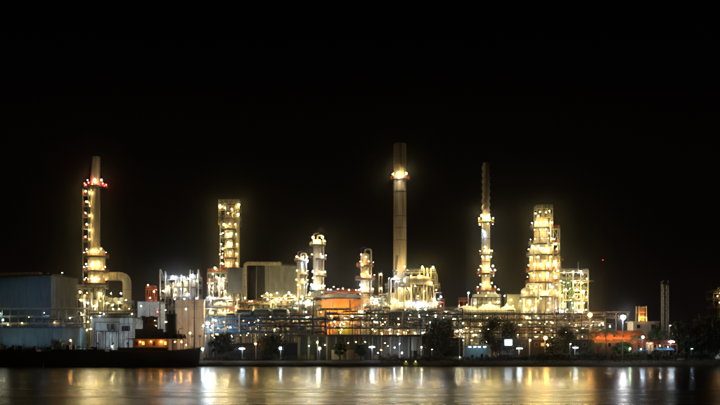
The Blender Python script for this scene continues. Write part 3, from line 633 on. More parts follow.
# ------------------------------------------------------------------ blue pipe racks
def rack(label, px0, px1, tiers, Y, dep, m, npipes, step, seed, nl=0, kinds=WW, rail=True, pm=('blue_paint', 'cladding', 'galvanised', 'steel')):
    q = random.Random(seed); t = Thing('pipe_rack', label, 'pipe rack', (X((px0 + px1) / 2, Y), Y, G))
    x0, x1 = X(px0, Y), X(px1, Y); top = Z(min(tiers), Y); k = max(1, round((px1 - px0) / step))
    for i in range(k + 1):
        x = x0 + (x1 - x0) * i / k
        for yy in (Y, Y + dep): t.box('post', (x, yy, (G + top + .8) / 2), (.32, .32, top + .8 - G), m)
        for p in tiers: t.box('cross_beam', (x, Y + dep / 2, Z(p, Y) - .32), (.25, dep - .34, .35), m)
    for p in tiers:
        z = Z(p, Y)
        for yy in (Y, Y + dep): t.box('beam', ((x0 + x1) / 2, yy - .1, z), (x1 - x0 + .3, .2, .42), m)
        for j in range(npipes):
            r = q.choice((.14, .2, .26, .34)); yy = Y + .4 + (dep - .8) * j / max(1, npipes - 1)
            t.rod('pipe', (x0 - q.uniform(-3, 1), yy, z + r - .1), (x1 + q.uniform(-3, 1), yy, z + r - .1), r, q.choice(pm), 'cyl')
        if rail: t.railing(x0, x1, Y - .15, Y - .15, z + .2, m, sides='S', step=1.6)
    tt = sorted(Z(p, Y) for p in tiers)
    for a, c in zip(tt[:-1], tt[1:]):
        b_ = MB(); st = (x1 - x0) / (k * 2)
        for i in range(k * 2):
            b_.bar((x0 + st * i, Y - .22, a if i % 2 else c), (x0 + st * (i + 1), Y - .22, c if i % 2 else a), .13)
        if b_.f: t.mesh('lattice', b_, m, None, False)
    for i in range(k * 2):
        r = q.choice((.12, .18, .26)); xa = q.uniform(x0, x1); za, zb_ = q.choice([G] + tt[:-1]), q.choice(tt) + q.uniform(.4, 2.2); xb = xa + q.uniform(-5, 5); yy = Y - .35 - r
        t.pipe([(xa, yy, za), (xa, yy, zb_), (xb, yy, zb_), (xb, Y + dep * .5, zb_)], r, q.choice(pm))
        if q.random() < .5: t.mesh('valve', MB().lathe(xa, yy, [(r * 1.1, (za + zb_) / 2 - .35), (r * 2, (za + zb_) / 2 - .2), (r * 2, (za + zb_) / 2 + .2), (r * 1.1, (za + zb_) / 2 + .35)], 10).bar((xa, yy, (za + zb_) / 2), (xa, yy - .5, (za + zb_) / 2), .1), 'red_paint')
    for i in range(k): t.box(q.choice(('junction_box', 'cable_tray')), (q.uniform(x0, x1), Y - .32, q.choice(tt) + q.uniform(-.9, .5)), (q.uniform(.6, 2.6), .3, q.uniform(.3, .8)), q.choice(('galvanised', 'dark_steel', m)))
    for i in range(nl): t.lamp((q.uniform(x0, x1), Y + q.uniform(-.4, 1.), Z(q.choice(tiers), Y) - q.uniform(.5, 2.0)), q.choice(kinds), q.choice((.1, .14, .18, .26, .36)), (0, .6, .1), q.random() < .35)
    return t
rack('blue steel pipe rack stretching from the tug to the orange tank', 206, 326, (319, 326, 332), 338, 5, 'blue_paint', 4, 13, 21, 22, ('warm', 'white', 'amber', 'cool'))
rack('blue steel pipe rack crossing in front of the orange tank and furnace', 325, 462, (314, 320, 328), 342, 6, 'blue_paint', 4, 14, 22, 30, ('warm', 'white', 'amber', 'warm', 'cool'))
rack('dark steel pipe rack right of centre before the strake-wrapped stack and wide column', 458, 606, (314, 320, 327, 333), 345, 7, 'dark_steel', 4, 12, 23, 38, ('warm', 'amber', 'white', 'warm'), pm=('steel', 'dark_steel', 'galvanised'))
t = Thing('shipping_container', 'bright yellow box container under the blue rack before the orange tank', 'container', (X(344, 346), 350.5, G))
t.box('body', (X(345, 350), 351.5, (Z(325.5, 350) + Z(335, 350)) / 2), (7.2, 2.4, Z(325.5, 350) - Z(335, 350)), 'yellow_paint')
for i in range(12): t.box('rib', (X(345, 350) - 3.3 + .6 * i, 350.26, (Z(325.5, 350) + Z(335, 350)) / 2), (.22, .12, Z(325.5, 350) - Z(335, 350) - .3), 'yellow_paint')
for px in (338, 352): t.box('leg', (X(px, 350), 351.5, (G + Z(335, 350)) / 2), (.5, 2.0, Z(335, 350) - G), 'steel')
t.lamp((X(344, 348), 347.8, Z(324, 348)), 'yellow', .3, (0, 2.3, .2))

# ------------------------------------------------------------------ twin columns, orange tank, short column
def column(label, px, Y, rpx, pytop, plats, lamps, m='cladding', railm='galvanised', top=True, lad=230):
    r = rpx * Y / F; x = X(px, Y)
    t = Thing('distillation_column', label, 'column', (x, Y, G))
    t.shell(x, Y, vessel_prof(r, G, Z(pytop, Y)), m)
    t.ladder(x, Y, r, lad, Z(310, Y), Z(pytop, Y) - .5)
    for (py, a0, a1, ex) in plats: t.ring_platform(x, Y, r, r + ex, Z(py, Y), 'steel', railm, a0, a1); t.ring_lamps(x, Y, r + ex, Z(py, Y) + 1.6, 3, 240, 340)
    t.rings(x, Y, r, [Z(pytop + k, Y) for k in (9, 21, 33, 45)])
    if top:
        z = Z(pytop, Y)
        t.pipe([(x, Y, z - .3), (x, Y, z + 1.5), (x + r + .7, Y - .4, z + 1.5), (x + r + .7, Y - .4, G)], .35, 'cladding', 'vapour_pipe', 1.0)
        t.mesh('davit', MB().bar((x - r * .8, Y - .5, z - 1), (x - r * .8, Y - .5, z + 2.0), .16).bar((x - r * .8, Y - .5, z + 2.0), (x + r * .4, Y - .5, z + 2.5), .14), 'galvanised', None, False)
    t.lamps(Y - r - 2.0, lamps)
    return t
column('shorter of the twin lit columns left of orange tank', 301, 366, 3.6, 257, [(261, 0, 360, 1.3), (275, 270, 420, 1.6), (284, 270, 420, 1.6)], [(307.3, 261, 'cool', .46), (305.5, 273, 'amber', .4), (304.5, 282.5, 'warm', .5), (297.7, 257, 'amber', .2), (302, 257.5, 'amber', .22), (298, 285, 'warm', .3)])
column('taller of the twin lit columns left of orange tank', 317.5, 372, 4.2, 239, [(245, 0, 360, 1.6), (259, 260, 430, 2.0), (276, 260, 430, 2.0), (290, 0, 360, 1.5)], [(313, 237.5, 'warm', .52), (322.3, 237.3, 'warm', .48), (319, 242, 'warm', .36), (314, 243, 'amber', .25), (322.4, 256.5, 'white', .55), (322, 272.3, 'warm', .45), (323, 286, 'warm', .45), (313, 278, 'warm', .4), (311.5, 285, 'cool', .52), (316, 288, 'white', .4)])
column('slim lit column with red railings right of the orange tank', 365, 366, 4.4, 253, [(266, 0, 360, 1.7), (279, 0, 360, 2.2), (293, 180, 360, 1.6)], [(362, 264.5, 'warm', .62), (361, 254.5, 'white', .3), (366, 257, 'amber', .25), (367, 272, 'amber', .3), (360.5, 285, 'cool', .5), (370, 276, 'warm', .3), (363, 276.5, 'warm', .3), (359, 290, 'white', .3)], 'cream', 'red_paint')
Y = 376; x = X(340.5, Y); r = 27.5 * Y / F
t = Thing('storage_tank', 'large round tank glowing orange with a low domed roof', 'tank', (x, Y, G))
t.shell(x, Y, [(r, G), (r, Z(299, Y)), (r - .1, Z(298.8, Y))], 'orange_tank', 'tank_wall', 48)
zz = Z(298.8, Y); t.shell(x, Y, [(r - .15, zz), (r * .8, zz + 1.0), (r * .5, zz + 1.9), (r * .2, zz + 2.3)], 'cladding', 'dome_roof', 48)
t.rings(x, Y, r, [Z(y, Y) for y in (306, 314, 322, 330)], 'orange_tank', .2, .07)
t.ring_platform(x, Y, r, r + 1.3, Z(299.5, Y), 'dark_steel', 'dark_steel')
b = MB()
for i in range(40):
    a = R(180 + i * 3.2); z = G + (Z(299.5, Y) - G) * i / 40; b.box((x + (r + .6) * math.cos(a), Y + (r + .6) * math.sin(a), z), (1.0, 1.0, .1))
t.mesh('spiral_stair', b, 'galvanised', None, False)
for px in (317, 326, 335, 344, 353, 360): t.flood((X(px, 357), 357.5, Z(318, 357)), (X(340 + (px - 340) * 1.02, 366), 366, Z(310, 366)), 'sodium', .8)  # added unseen sodium floods that wash the tank wall orange
for px in (317, 326, 335, 344, 353, 360): t.rod('lamp_standard', (X(px, 357), 357.2, G), (X(px, 357), 357.2, Z(319, 357)), .18, 'steel')
t.lamp((X(315.5, 362), 361, Z(299, 362)), 'cool', .42, (.8, 1.2, 0))
# deck with many small lights behind the tank roof
t = bank('row of pipework and small lamps above the dome of the orange tank', 318, 364, (318, 304, 292), 392, 6, 6, 'red_paint', 6, 10, WW, (.16, .3), npipe=10, rail='red_paint')
t.lamps(389, [(334, 287, 'white', .4), (338, 289, 'white', .3), (343, 288.5, 'amber', .3), (349, 290, 'amber', .34), (328, 289.5, 'white', .32), (356, 290, 'amber', .3), (322, 290, 'warm', .36)])

# ------------------------------------------------------------------ centre stack and furnace
Y = 376; x = X(400, Y); r = 2.72
t = Thing('flue_stack', 'tallest smooth round steel stack near the centre with one lamp gallery', 'chimney', (x, Y, G))
t.shell(x, Y, [(r * 1.05, G), (r * 1.03, Z(242, Y)), (r, Z(190, Y)), (r, Z(145, Y)), (r - .2, Z(144, Y))], 'stack_metal', 'shell', 36)
t.rings(x, Y, r * 1.03, [Z(y, Y) for y in (192, 216.5, 228.5, 240.5)], 'dark_steel', .22, .08)
t.rings(x, Y, r, [Z(y, Y) for y in (157, 168)], 'dark_steel', .1, .05)
t.ring_platform(x, Y, r, r + 1.4, Z(179.5, Y), 'steel', 'red_paint')
t.lamps(Y - r - 2.1, [(393.3, 174, 'warm', .42), (399.4, 173, 'warm', .5), (399.4, 177, 'white', .5), (406.3, 173.5, 'warm', .48)], (0, 1.4, -1.4))
t.ladder(x, Y, r, 225, Z(265, Y), Z(179, Y))
for px, ty in ((393, 235), (407, 215), (396, 195)): t.flood((X(px, Y), Y - 7, Z(272, Y)), (x, Y, Z(ty, Y)), 'warm', .62)  # added floods aimed up to brighten the shaft, none seen
for px, ty in ((397, 150), (403, 155)): t.flood((X(px, Y), Y - r - 1.2, Z(178, Y)), (x, Y - r * .6, Z(ty, Y)), 'warm', .4)  # two more added floods for the stack top
t.mesh('breeching', MB().bar((X(395, Y), Y - 2, Z(275, Y)), (X(397, Y), Y - 2.4, Z(256, Y)), 1.0), 'dark_steel', None, False)
Y = 368
t = Thing('furnace', 'brightly lit furnace house with catwalks and a drum round the centre stack', 'furnace', (X(414, Y), Y, G))
t.box('firebox', (X(414, Y), Y + 6, (G + Z(300, Y)) / 2), (X(436, Y) - X(390, Y), 9, Z(300, Y) - G), 'white_paint')
t.box('side_wall', (X(390.5, Y), Y + .3, (Z(293, Y) + Z(312, Y)) / 2), (3.6, 2, Z(293, Y) - Z(312, Y)), 'white_paint')
t.frame(X(386, Y), X(440, Y), Y, Y + 9, [Z(y, Y) for y in (328, 312, 301, 286)], 9, 1, 'steel', .26, rail='galvanised', pm='dark_steel', strip=('warm', 'white'))
t.frame(X(404, Y), X(436, Y), Y + .5, Y + 7, [Z(279, Y), Z(272, Y)], 4, 1, 'cream', .24, rail='galvanised', z0=Z(286, Y))
t.mesh('drum', MB().tube([(X(p, Y), Y - .6, Z(280.5, Y)) for p in (403.5, 404.5, 406, 428, 429.5, 430.5)], [.6, 1.3, 1.7, 1.7, 1.3, .6], 20), 'cream')
for a in (409, 416, 423): t.mesh('drum_band', MB().tube([(X(a, Y), Y - .6, Z(280.5, Y)), (X(a, Y) + .25, Y - .6, Z(280.5, Y))], 1.78, 20), 'steel')
b = MB()
for i in range(9):
    a = X(396 + i * 4, Y); c = X(398 + i * 4, Y); d = X(400 + i * 4, Y)
    b.bar((a, Y - .3, Z(300, Y)), (c, Y - .3, Z(287, Y)), .2); b.bar((c, Y - .3, Z(287, Y)), (d, Y - .3, Z(300, Y)), .2)
t.mesh('lattice', b, 'cream', None, False)
for px in (424, 427, 431): t.pipe([(X(px, Y), Y, Z(286, Y)), (X(px, Y), Y, Z(268, Y))], .3, 'cream', 'vent')
t.rod('mast', (X(437.5, Y), Y, Z(290, Y)), (X(437.5, Y), Y, Z(274, Y)), .2, 'galvanised')
q = random.Random(9)
for i in range(12):
    xa = X(q.uniform(388, 438), Y); z1 = Z(q.uniform(276, 300), Y); xb = xa + q.uniform(-6, 6); t.pipe([(xa, Y - .8, Z(312, Y)), (xa, Y - .8, z1), (xb, Y - .8, z1), (xb, Y + 2, z1)], q.choice((.18, .25, .35)), q.choice(('cladding', 'cream', 'galvanised')))
t.lamps(Y - 2, [(404.7, 266.5, 'warm', .62), (422.3, 267, 'warm', .55), (433, 267.3, 'warm', .52), (395.5, 277.5, 'cool', .62), (431.5, 283, 'warm', .6), (411, 276, 'amber', .3), (419, 276, 'warm', .3), (409, 289, 'warm', .3), (441, 297, 'cool', .45), (396, 301, 'warm', .5), (402, 291, 'warm', .4), (409, 302, 'warm', .5), (418, 296, 'warm', .4), (424, 291, 'warm', .45), (420, 304, 'cool', .6), (424, 302.5, 'white', .5), (428, 305, 'cool', .42), (434, 299, 'warm', .42), (437, 303, 'amber', .42), (391, 306, 'warm', .4), (414, 309, 'amber', .35), (403, 309, 'amber', .3), (436, 290, 'amber', .28), (415, 286, 'warm', .3), (428, 275, 'warm', .25)])
t = bank('lit low deck with white hood between slim column and furnace', 370, 387, (330, 318, 307, 298), 362, 7, 3, 'cream', 8, 4, WW)
t.lamps(360, [(372, 298, 'white', .55), (376, 300, 'white', .5), (380.5, 274.5, 'warm', .5), (381, 288.5, 'warm', .5), (386, 304, 'warm', .4), (371, 302, 'warm', .36), (379, 305, 'amber', .3)], (0, 1.0, 0))
for px in (379, 382): t.rod('lamp_standard', (X(px, 361), 361.2, Z(298, 361)), (X(px, 361), 361.2, Z(272.5, 361)), .2, 'steel')
t = bank('shaded lower deck with scattered lamps below the furnace', 388, 458, (336, 326, 317, 310), 354, 6, 9, 'steel', 10, 14, ('warm', 'white', 'amber', 'cool', 'warm'), (.14, .3), npipe=18, drums=3)
t.lamps(352, [(384, 339, 'amber', .3), (391, 334, 'white', .3), (399, 333, 'amber', .3), (388, 327, 'cool', .42), (397, 326.5, 'white', .34), (420, 313, 'warm', .3), (446, 312, 'white', .3), (457, 331, 'white', .45), (437, 322, 'warm', .3), (410, 318, 'warm', .28)])
t = bank('orange-lit pipe deck low in the centre behind the canopy roof', 371, 424, (334, 329), 348, 3, 7, 'cream', 12, 4, ('amber', 'sodium'), (.18, .26), npipe=8, drums=3)
t.lamps(346.6, [(382, 334, 'sodium', .42), (390, 333.5, 'sodium', .36), (404, 332.5, 'amber', .36), (415, 333, 'amber', .34), (398, 334, 'amber', .3)])

# ------------------------------------------------------------------ strake-wrapped stack and its heater
Y = 372; x = X(486, Y)
t = Thing('flue_stack', 'slender stack wrapped in spiral strakes with lamp galleries below', 'chimney', (x, Y, G))
r = 1.42
t.shell(x, Y, [(2.3, G), (2.3, Z(288, Y)), (1.75, Z(282, Y)), (1.7, Z(214, Y)), (r, Z(212, Y)), (r, Z(164, Y)), (r - .1, Z(163, Y))], 'stack_metal', 'shell', 28)
for k in range(3):
    b = MB(); prev = None; nseg = 70; z0, z1 = Z(211, Y), Z(165, Y)
    for i in range(nseg + 1):
        u = i / nseg; a = k * 2.0944 + u * 2 * math.pi * 2.3; z = z0 + (z1 - z0) * u
        b.v += [(x + (r - .05) * math.cos(a), Y + (r - .05) * math.sin(a), z), (x + (r + .42) * math.cos(a), Y + (r + .42) * math.sin(a), z), (x + (r + .42) * math.cos(a), Y + (r + .42) * math.sin(a), z + .2), (x + (r - .05) * math.cos(a), Y + (r - .05) * math.sin(a), z + .12)]
        if i:
            p, q_ = (i - 1) * 4, i * 4
            for c in range(4): d = (c + 1) % 4; b.f.append((p + c, p + d, q_ + d, q_ + c))
    t.mesh('spiral_strake', b, 'stack_metal', None, False)
for py, ex, rm in ((222.5, 1.6, 'yellow_paint'), (255, .9, 'steel'), (274, 2.0, 'red_paint'), (291, 2.4, 'red_paint')): t.ring_platform(x, Y, 1.72, 1.72 + ex, Z(py, Y), 'steel', rm); t.ring_lamps(x, Y, 1.8 + ex, Z(py, Y) + 1.6, 4); t.ring_lamps(x, Y, 1.4 + ex, Z(py, Y) - .9, 3)
t.rings(x, Y, 1.7, [Z(y, Y) for y in (239, 262)], 'dark_steel', .25, .1)
t.ladder(x, Y, 1.7, 215, Z(300, Y), Z(222, Y))
for sx in (-1.2, 1.2): t.flood((x + sx, Y - 2.6, Z(221.5, Y)), (x, Y - r * .5, Z(180, Y)), 'warm', .6)  # added pair of unseen floods to light the strakes
t.flood((X(490, Y), Y - 4, Z(272, Y)), (x, Y, Z(245, Y)), 'warm', .35)  # added flood that brightens the lower shaft
t.lamps(Y - 3.4, [(481.5, 215.5, 'warm', .5), (489, 215.3, 'white', .58), (486.5, 217, 'warm', .4), (484.5, 232, 'cool', .42), (484.5, 235.5, 'cool', .3), (482.8, 230.5, 'cool', .25), (485, 247, 'warm', .5), (485.5, 250, 'warm', .3), (480.8, 266, 'warm', .42), (486.5, 267, 'warm', .58), (493, 266, 'warm', .45), (485, 283, 'warm', .62), (492, 283, 'warm', .5), (480.5, 284.5, 'warm', .36)], (0, 1.6, -.8))
Y = 366
t = Thing('fired_heater', 'low white heater casing with curved ducts at the foot of the straked stack', 'furnace', (X(486, Y), Y, G))
for k, (a, c, h0, h1) in enumerate(((455, 478, 309, 305.5), (478, 500, 308, 304), (500, 516, 309, 305.5))):
    x0, x1 = X(a, Y) + .05, X(c, Y) - .05; b = MB()
    nn = 8; prof = [(x0 + (x1 - x0) * i / nn, Z(h0, Y) + (Z(h1, Y) - Z(h0, Y)) * math.sin(math.pi * i / nn)) for i in range(nn + 1)]
    for y_ in (Y, Y + 9): b.v += [(px_, y_, pz) for px_, pz in prof] + [(x1, y_, G), (x0, y_, G)]
    kk = nn + 3; b.f += [tuple(range(kk)), tuple(range(2 * kk - 1, kk - 1, -1))]
    for i in range(kk): j = (i + 1) % kk; b.f.append((i, kk + i, kk + j, j))
    t.mesh('casing', b, 'white_paint')
for s_, px0, px1, pyt in ((-1, 484, 475.5, 297), (1, 488, 498.5, 295)):
    t.pipe([(X(px0, Y), Y + 5, Z(pyt, Y)), (X(px1, Y), Y + 4, Z(pyt, Y)), (X(px1, Y), Y + 4, Z(309, Y))], 1.5, 'white_paint', 'curved_duct', 2.8, 14)
t.box('convection_box', (X(487, Y), Y + 5, (Z(298, Y) + Z(310, Y)) / 2), (X(497, Y) - X(477, Y), 4.4, Z(298, Y) - Z(310, Y)), 'steel')
t.frame(X(473, Y), X(501, Y), Y + .4, Y + 2, [Z(304, Y), Z(297, Y)], 6, 1, 'dark_steel', .26, rail='galvanised')
for px in range(457, 516, 4): t.box('casing_rib', (X(px, Y), Y - .12, (G + Z(309.3, Y)) / 2), (.2, .2, Z(309.3, Y) - G), 'steel')
t.frame(X(462, Y), X(472, Y), Y + 10, Y + 13, [Z(311, Y), Z(299, Y)], 2, 1, 'red_paint', .25, rail='red_paint')
t.railing(X(455, Y), X(516, Y), Y - 1, Y - 1, Z(312.5, Y), 'galvanised', sides='S')
t.box('catwalk', (X(485.5, Y), Y - .6, Z(312.6, Y)), (X(516, Y) - X(455, Y), 1.1, .14), 'grating')
t.lamps(Y - 2.2, [(459, 306, 'warm', .3), (467, 305, 'warm', .36), (475, 303.5, 'warm', .45), (483, 305, 'warm', .42), (490, 303, 'warm', .4), (498.5, 289.5, 'warm', .42), (498, 302, 'warm', .4), (507, 305, 'warm', .42), (513, 306, 'warm', .3), (504.5, 296, 'cool', .34), (486, 296, 'warm', .36)], (0, 1.5, 0))
floodpost('cool floodlight on a tall post left of the straked stack', 468.5, 293, 358, 'cool', .46)
t = Thing('process_structure', 'short red steel frame with one cool lamp right of the furnace', 'steel structure', (X(439, 372), 372, G))
t.frame(X(437, 372), X(444, 372), 371, 375, [Z(312, 372), Z(302, 372)], 2, 1, 'red_paint', .25, rail='red_paint')
t.lamps(369.5, [(440.6, 306, 'amber', .3)])
t = hall('plain pale green casing between straked stack and wide column', 507, 529, 295, 382, 8, 'siding_green', 4, 'steel')
t.lamps(379.6, [(511, 300, 'warm', .35), (524, 305, 'warm', .4)])

# ------------------------------------------------------------------ wide tiered column
Y = 374; x = X(541.5, Y); s = Y / F
t = Thing('distillation_column', 'wide tiered tower thick with bright lamps right of centre', 'column', (x, Y, G))
t.shell(x, Y, [(12 * s, G), (12 * s, Z(249, Y)), (7.4 * s, Z(244, Y)), (7.4 * s, Z(224, Y)), (5.5 * s, Z(219, Y)), (2 * s, Z(217, Y))], 'cream', 'shell', 36)
t.rings(x, Y, 12 * s, [Z(y, Y) for y in (260, 278, 294)]); t.rings(x, Y, 7.4 * s, [Z(y, Y) for y in (232, 238)])
for py, rr, ro in ((228, 7.4, 10.8), (244.5, 7.4, 13), (255.5, 12, 15), (271.5, 12, 15.5), (283, 12, 16), (297, 12, 16.5)):
    t.ring_platform(x, Y, rr * s, ro * s, Z(py, Y), 'steel', 'red_paint' if py in (271.5, 283) else 'galvanised')
    t.ring_lamps(x, Y, ro * s + .1, Z(py, Y) + (1.9 if py < 250 else 2.4), 6); t.ring_lamps(x, Y, ro * s - .5, Z(py, Y) - 1.1, 4)
t.frame(X(535.5, Y), X(551, Y), Y - 3, Y + 3, [Z(218, Y), Z(209, Y)], 3, 1, 'cream', .24, z0=Z(228, Y))
t.frame(X(550.5, Y), X(556.5, Y), Y - 5.5, Y - 2.5, [Z(y, Y) for y in (312, 297, 283, 271, 255, 244, 230)], 1, 1, 'cream', .25, rail='red_paint')
for a, px in enumerate((531, 537, 545.5)): t.pipe([(X(px, Y), Y - 12.3 * s - .5, G), (X(px, Y), Y - 12.3 * s - .5, Z(249 - 2 * a, Y)), (x, Y, Z(249 - 2 * a, Y) + .5)], .3, 'steel', 'downcomer')
t.ladder(x, Y, 12 * s, 252, G, Z(250, Y), 'dark_steel'); t.ladder(x, Y, 7.4 * s, 285, Z(244, Y), Z(226, Y), 'dark_steel')
for px_, p0, p1 in ((533.5, 300, 256), (543, 312, 262), (551, 300, 246), (547, 244, 220), (538, 244, 226)): t.rod('cable_riser', (X(px_, Y), Y - (12.6 if p1 > 245 else 8.0) * s, Z(p0, Y)), (X(px_, Y), Y - (12.6 if p1 > 245 else 8.0) * s, Z(p1, Y)), .22, 'dark_steel')
t.pipe([(X(543, Y), Y, Z(218, Y)), (X(543, Y), Y, Z(211, Y)), (X(549, Y), Y - 1, Z(211, Y)), (X(549, Y), Y - 3.6, Z(228, Y)), (X(549, Y), Y - 3.6, Z(243, Y))], .4, 'cladding', 'vapour_pipe', 1)
Yl = Y - 12 * s - 1.5
t.shell(X(556, Y), Y - 2, vessel_prof(4.2 * s, G, Z(256, Y)), 'cladding', 'side_vessel', 20)
t.ring_platform(X(556, Y), Y - 2, 4.2 * s, 6.2 * s, Z(262, Y), 'steel', 'red_paint'); t.ring_platform(X(556, Y), Y - 2, 4.2 * s, 6.2 * s, Z(280, Y), 'steel', 'galvanised')
t.lamps(Yl, [(535.5, 213.5, 'warm', .4), (540, 212, 'warm', .3), (546, 212.5, 'warm', .42), (549.5, 211, 'warm', .32), (538.5, 216, 'amber', .25), (536, 222.7, 'warm', .62), (546.5, 222.7, 'warm', .62), (541, 224, 'amber', .3), (549.5, 233, 'white', .4), (552, 239, 'warm', .3), (532.5, 246, 'warm', .5), (555.8, 244.2, 'green', .45), (536, 249, 'warm', .36), (548.3, 250.5, 'warm', .66), (543, 248, 'amber', .3), (534.8, 264, 'warm', .52), (540, 264.2, 'warm', .6), (549, 263, 'warm', .5), (555, 262, 'warm', .55), (545, 261, 'amber', .3), (530, 260, 'warm', .3), (533.8, 275.5, 'warm', .58), (540, 275, 'warm', .4), (547.8, 275, 'warm', .56), (556, 277, 'amber', .36), (552, 287, 'white', .7), (536, 287, 'warm', .45), (545, 293.5, 'warm', .6), (541, 285.5, 'warm', .4), (549, 303, 'amber', .4), (557, 293, 'warm', .42), (538, 301, 'warm', .4)], (0, 1.6, .2))
Y = 366; x = X(529, Y); s = Y / F
t = Thing('process_vessel', 'stout domed pressure vessel at the left foot of the wide tiered tower', 'tank', (x, Y, G))
t.shell(x, Y, vessel_prof(8 * s, G, Z(287, Y)), 'cladding', 'shell', 28)
t.ring_platform(x, Y, 8 * s, 9.6 * s, Z(297, Y), 'steel', 'galvanised'); t.rings(x, Y, 8 * s, [Z(y, Y) for y in (304, 314)])
t.pipe([(x - 1, Y, Z(288, Y)), (x - 1, Y, Z(284.5, Y)), (x + 4, Y, Z(284.5, Y)), (x + 4, Y - 1, Z(300, Y))], .4, 'white_paint', 'vapour_pipe', 1)
t.ladder(x, Y, 8 * s, 240, G, Z(289, Y))
t.lamps(Y - 8 * s - 1.6, [(530, 301.5, 'warm', .55), (523.5, 292, 'warm', .36), (534, 291, 'warm', .42), (525, 309, 'warm', .42), (535, 308, 'white', .4), (520.5, 301, 'warm', .3)])
Y = 368
t = Thing('process_structure', 'tall open frame with green beams right of the wide tiered tower', 'steel structure', (X(575, Y), Y, G))
t.frame(X(559, Y), X(588, Y), Y, Y + 8, [Z(y, Y) for y in (326, 312, 301, 290, 280, 272)], 4, 1, 'galvanised', .3, strip=('warm', 'warm', 'green', 'white'))
for a, c, py in ((561, 570, 281), (561, 570, 287), (566, 571, 296), (561, 572, 302)): t.box('green_beam', (X((a + c) / 2, Y), Y - .5, Z(py, Y)), ((c - a) * .42, .35, .7), 'green_paint')
for px in (561, 570): t.box('green_post', (X(px, Y), Y - .5, (Z(280.5, Y) + Z(311, Y)) / 2), (.4, .3, Z(280.5, Y) - Z(311, Y)), 'green_paint')
t.rod('vent_mast', (X(580, Y), Y + 3, Z(274, Y)), (X(580, Y), Y + 3, Z(261, Y)), .22, 'galvanised')
t.box('jib', (X(589, Y), Y + .5, Z(281, Y)), (4.5, .25, .3), 'galvanised')
for px in (572.5, 588): t.rod('tall_post', (X(px, Y), Y - .4, Z(312, Y)), (X(px, Y), Y - .4, Z(270.5, Y)), .3, 'galvanised')
for px, py, r in ((564, 293, 1.1), (576, 295, 1.4), (583, 293, 1.0)): t.shell(X(px, Y), Y + 3, vessel_prof(r, Z(312, Y), Z(py, Y), True), 'cladding', 'vessel', 18)
q = random.Random(31)
for i in range(14):
    xa = X(q.uniform(559, 588), Y); z1 = Z(q.uniform(282, 306), Y); xb = xa + q.uniform(-5, 5); t.pipe([(xa, Y - .9, Z(316, Y)), (xa, Y - .9, z1), (xb, Y - .9, z1), (xb, Y + 2, z1)], q.choice((.16, .22, .3)), q.choice(('cladding', 'green_paint', 'galvanised')))
t.lamps(Y - 2.2, [(561, 281, 'warm', .4), (568, 283, 'amber', .3), (575, 282, 'warm', .4), (582, 283, 'warm', .45), (587, 279, 'warm', .3), (574, 296, 'warm', .45), (587, 297, 'warm', .35), (563, 303, 'warm', .45), (578, 303, 'warm', .45), (586, 310, 'warm', .4), (558, 271, 'warm', .38), (564, 272.5, 'warm', .5), (573, 271.7, 'white', .3), (581, 272, 'white', .5), (565.5, 290, 'warm', .45), (570, 288.5, 'warm', .36), (577, 290, 'warm', .5), (583.5, 291.5, 'warm', .5), (562, 296, 'warm', .36), (556, 308, 'white', .5), (560, 310, 'cool', .42), (567, 309.5, 'warm', .4), (573, 308, 'white', .42), (579, 311, 'white', .42), (571, 300, 'amber', .3), (584, 303, 'warm', .3), (548, 310, 'warm', .4)], (0, 1.4, 0))
t = bank('dim pipe deck with tiny lamps below the wide tiered tower', 508, 604, (338, 330, 324), 352, 5, 12, 'steel', 14, 14, ('warm', 'amber', 'white'), (.1, .2), npipe=22, drums=3)
t.lamps(350, [(572, 326, 'white', .26), (578, 326.3, 'white', .36), (586, 326, 'warm', .3), (591, 325.5, 'white', .32), (599, 326, 'white', .4), (603, 325, 'warm', .26), (610, 326.5, 'white', .36), (606, 326, 'warm', .28), (568, 325, 'warm', .24)])
t = bank('dim pipe deck with tiny warm lamps under the straked stack', 459, 510, (338, 330, 321), 353, 5, 6, 'steel', 15, 14, ('warm', 'amber', 'white'), (.12, .24), npipe=14, drums=3)
t.lamps(350, [(462, 331, 'white', .36), (471, 333, 'amber', .4), (476, 335, 'warm', .4), (480, 331, 'white', .3), (474, 328, 'amber', .3)])
floodpost('lone orange lamp above the dark rack under the wide tiered tower', 527, 317.5, 340, 'bank', .8)
floodpost('orange street lamp above the left palm tree', 590, 315, 336, 'bank', 1.5)
t = Thing('gantry', 'dim long pipe gantry running right from the wide tower', 'gantry', (X(606, 362), 362, G))
for px in (592, 604, 616, 628): t.box('post', (X(px, 362), 362, (G + Z(313, 362)) / 2), (.3, .3, Z(313, 362) - G), 'steel')
b = MB()
for py in (312, 316): b.bar((X(588, 362), 362, Z(py, 362)), (X(630, 362), 362, Z(py, 362)), .25)
for i in range(14): b.bar((X(588 + 3 * i, 362), 362, Z(316, 362)), (X(591 + 3 * i, 362), 362, Z(312, 362)), .14)
t.mesh('truss', b, 'galvanised', None, False)
t = Thing('beacon_mast', 'very thin dark mast with a tiny red light right of the wide tower', 'mast', (X(603, 420), 420, G))
t.mesh('pole', MB().tube([(X(603, 420), 420, G), (X(603, 420), 420, Z(261, 420))], [.12, .05], 6), 'hull_black'); t.lamp((X(603, 420), 420, Z(260, 420)), 'red', .16, (0, 0, -.5))

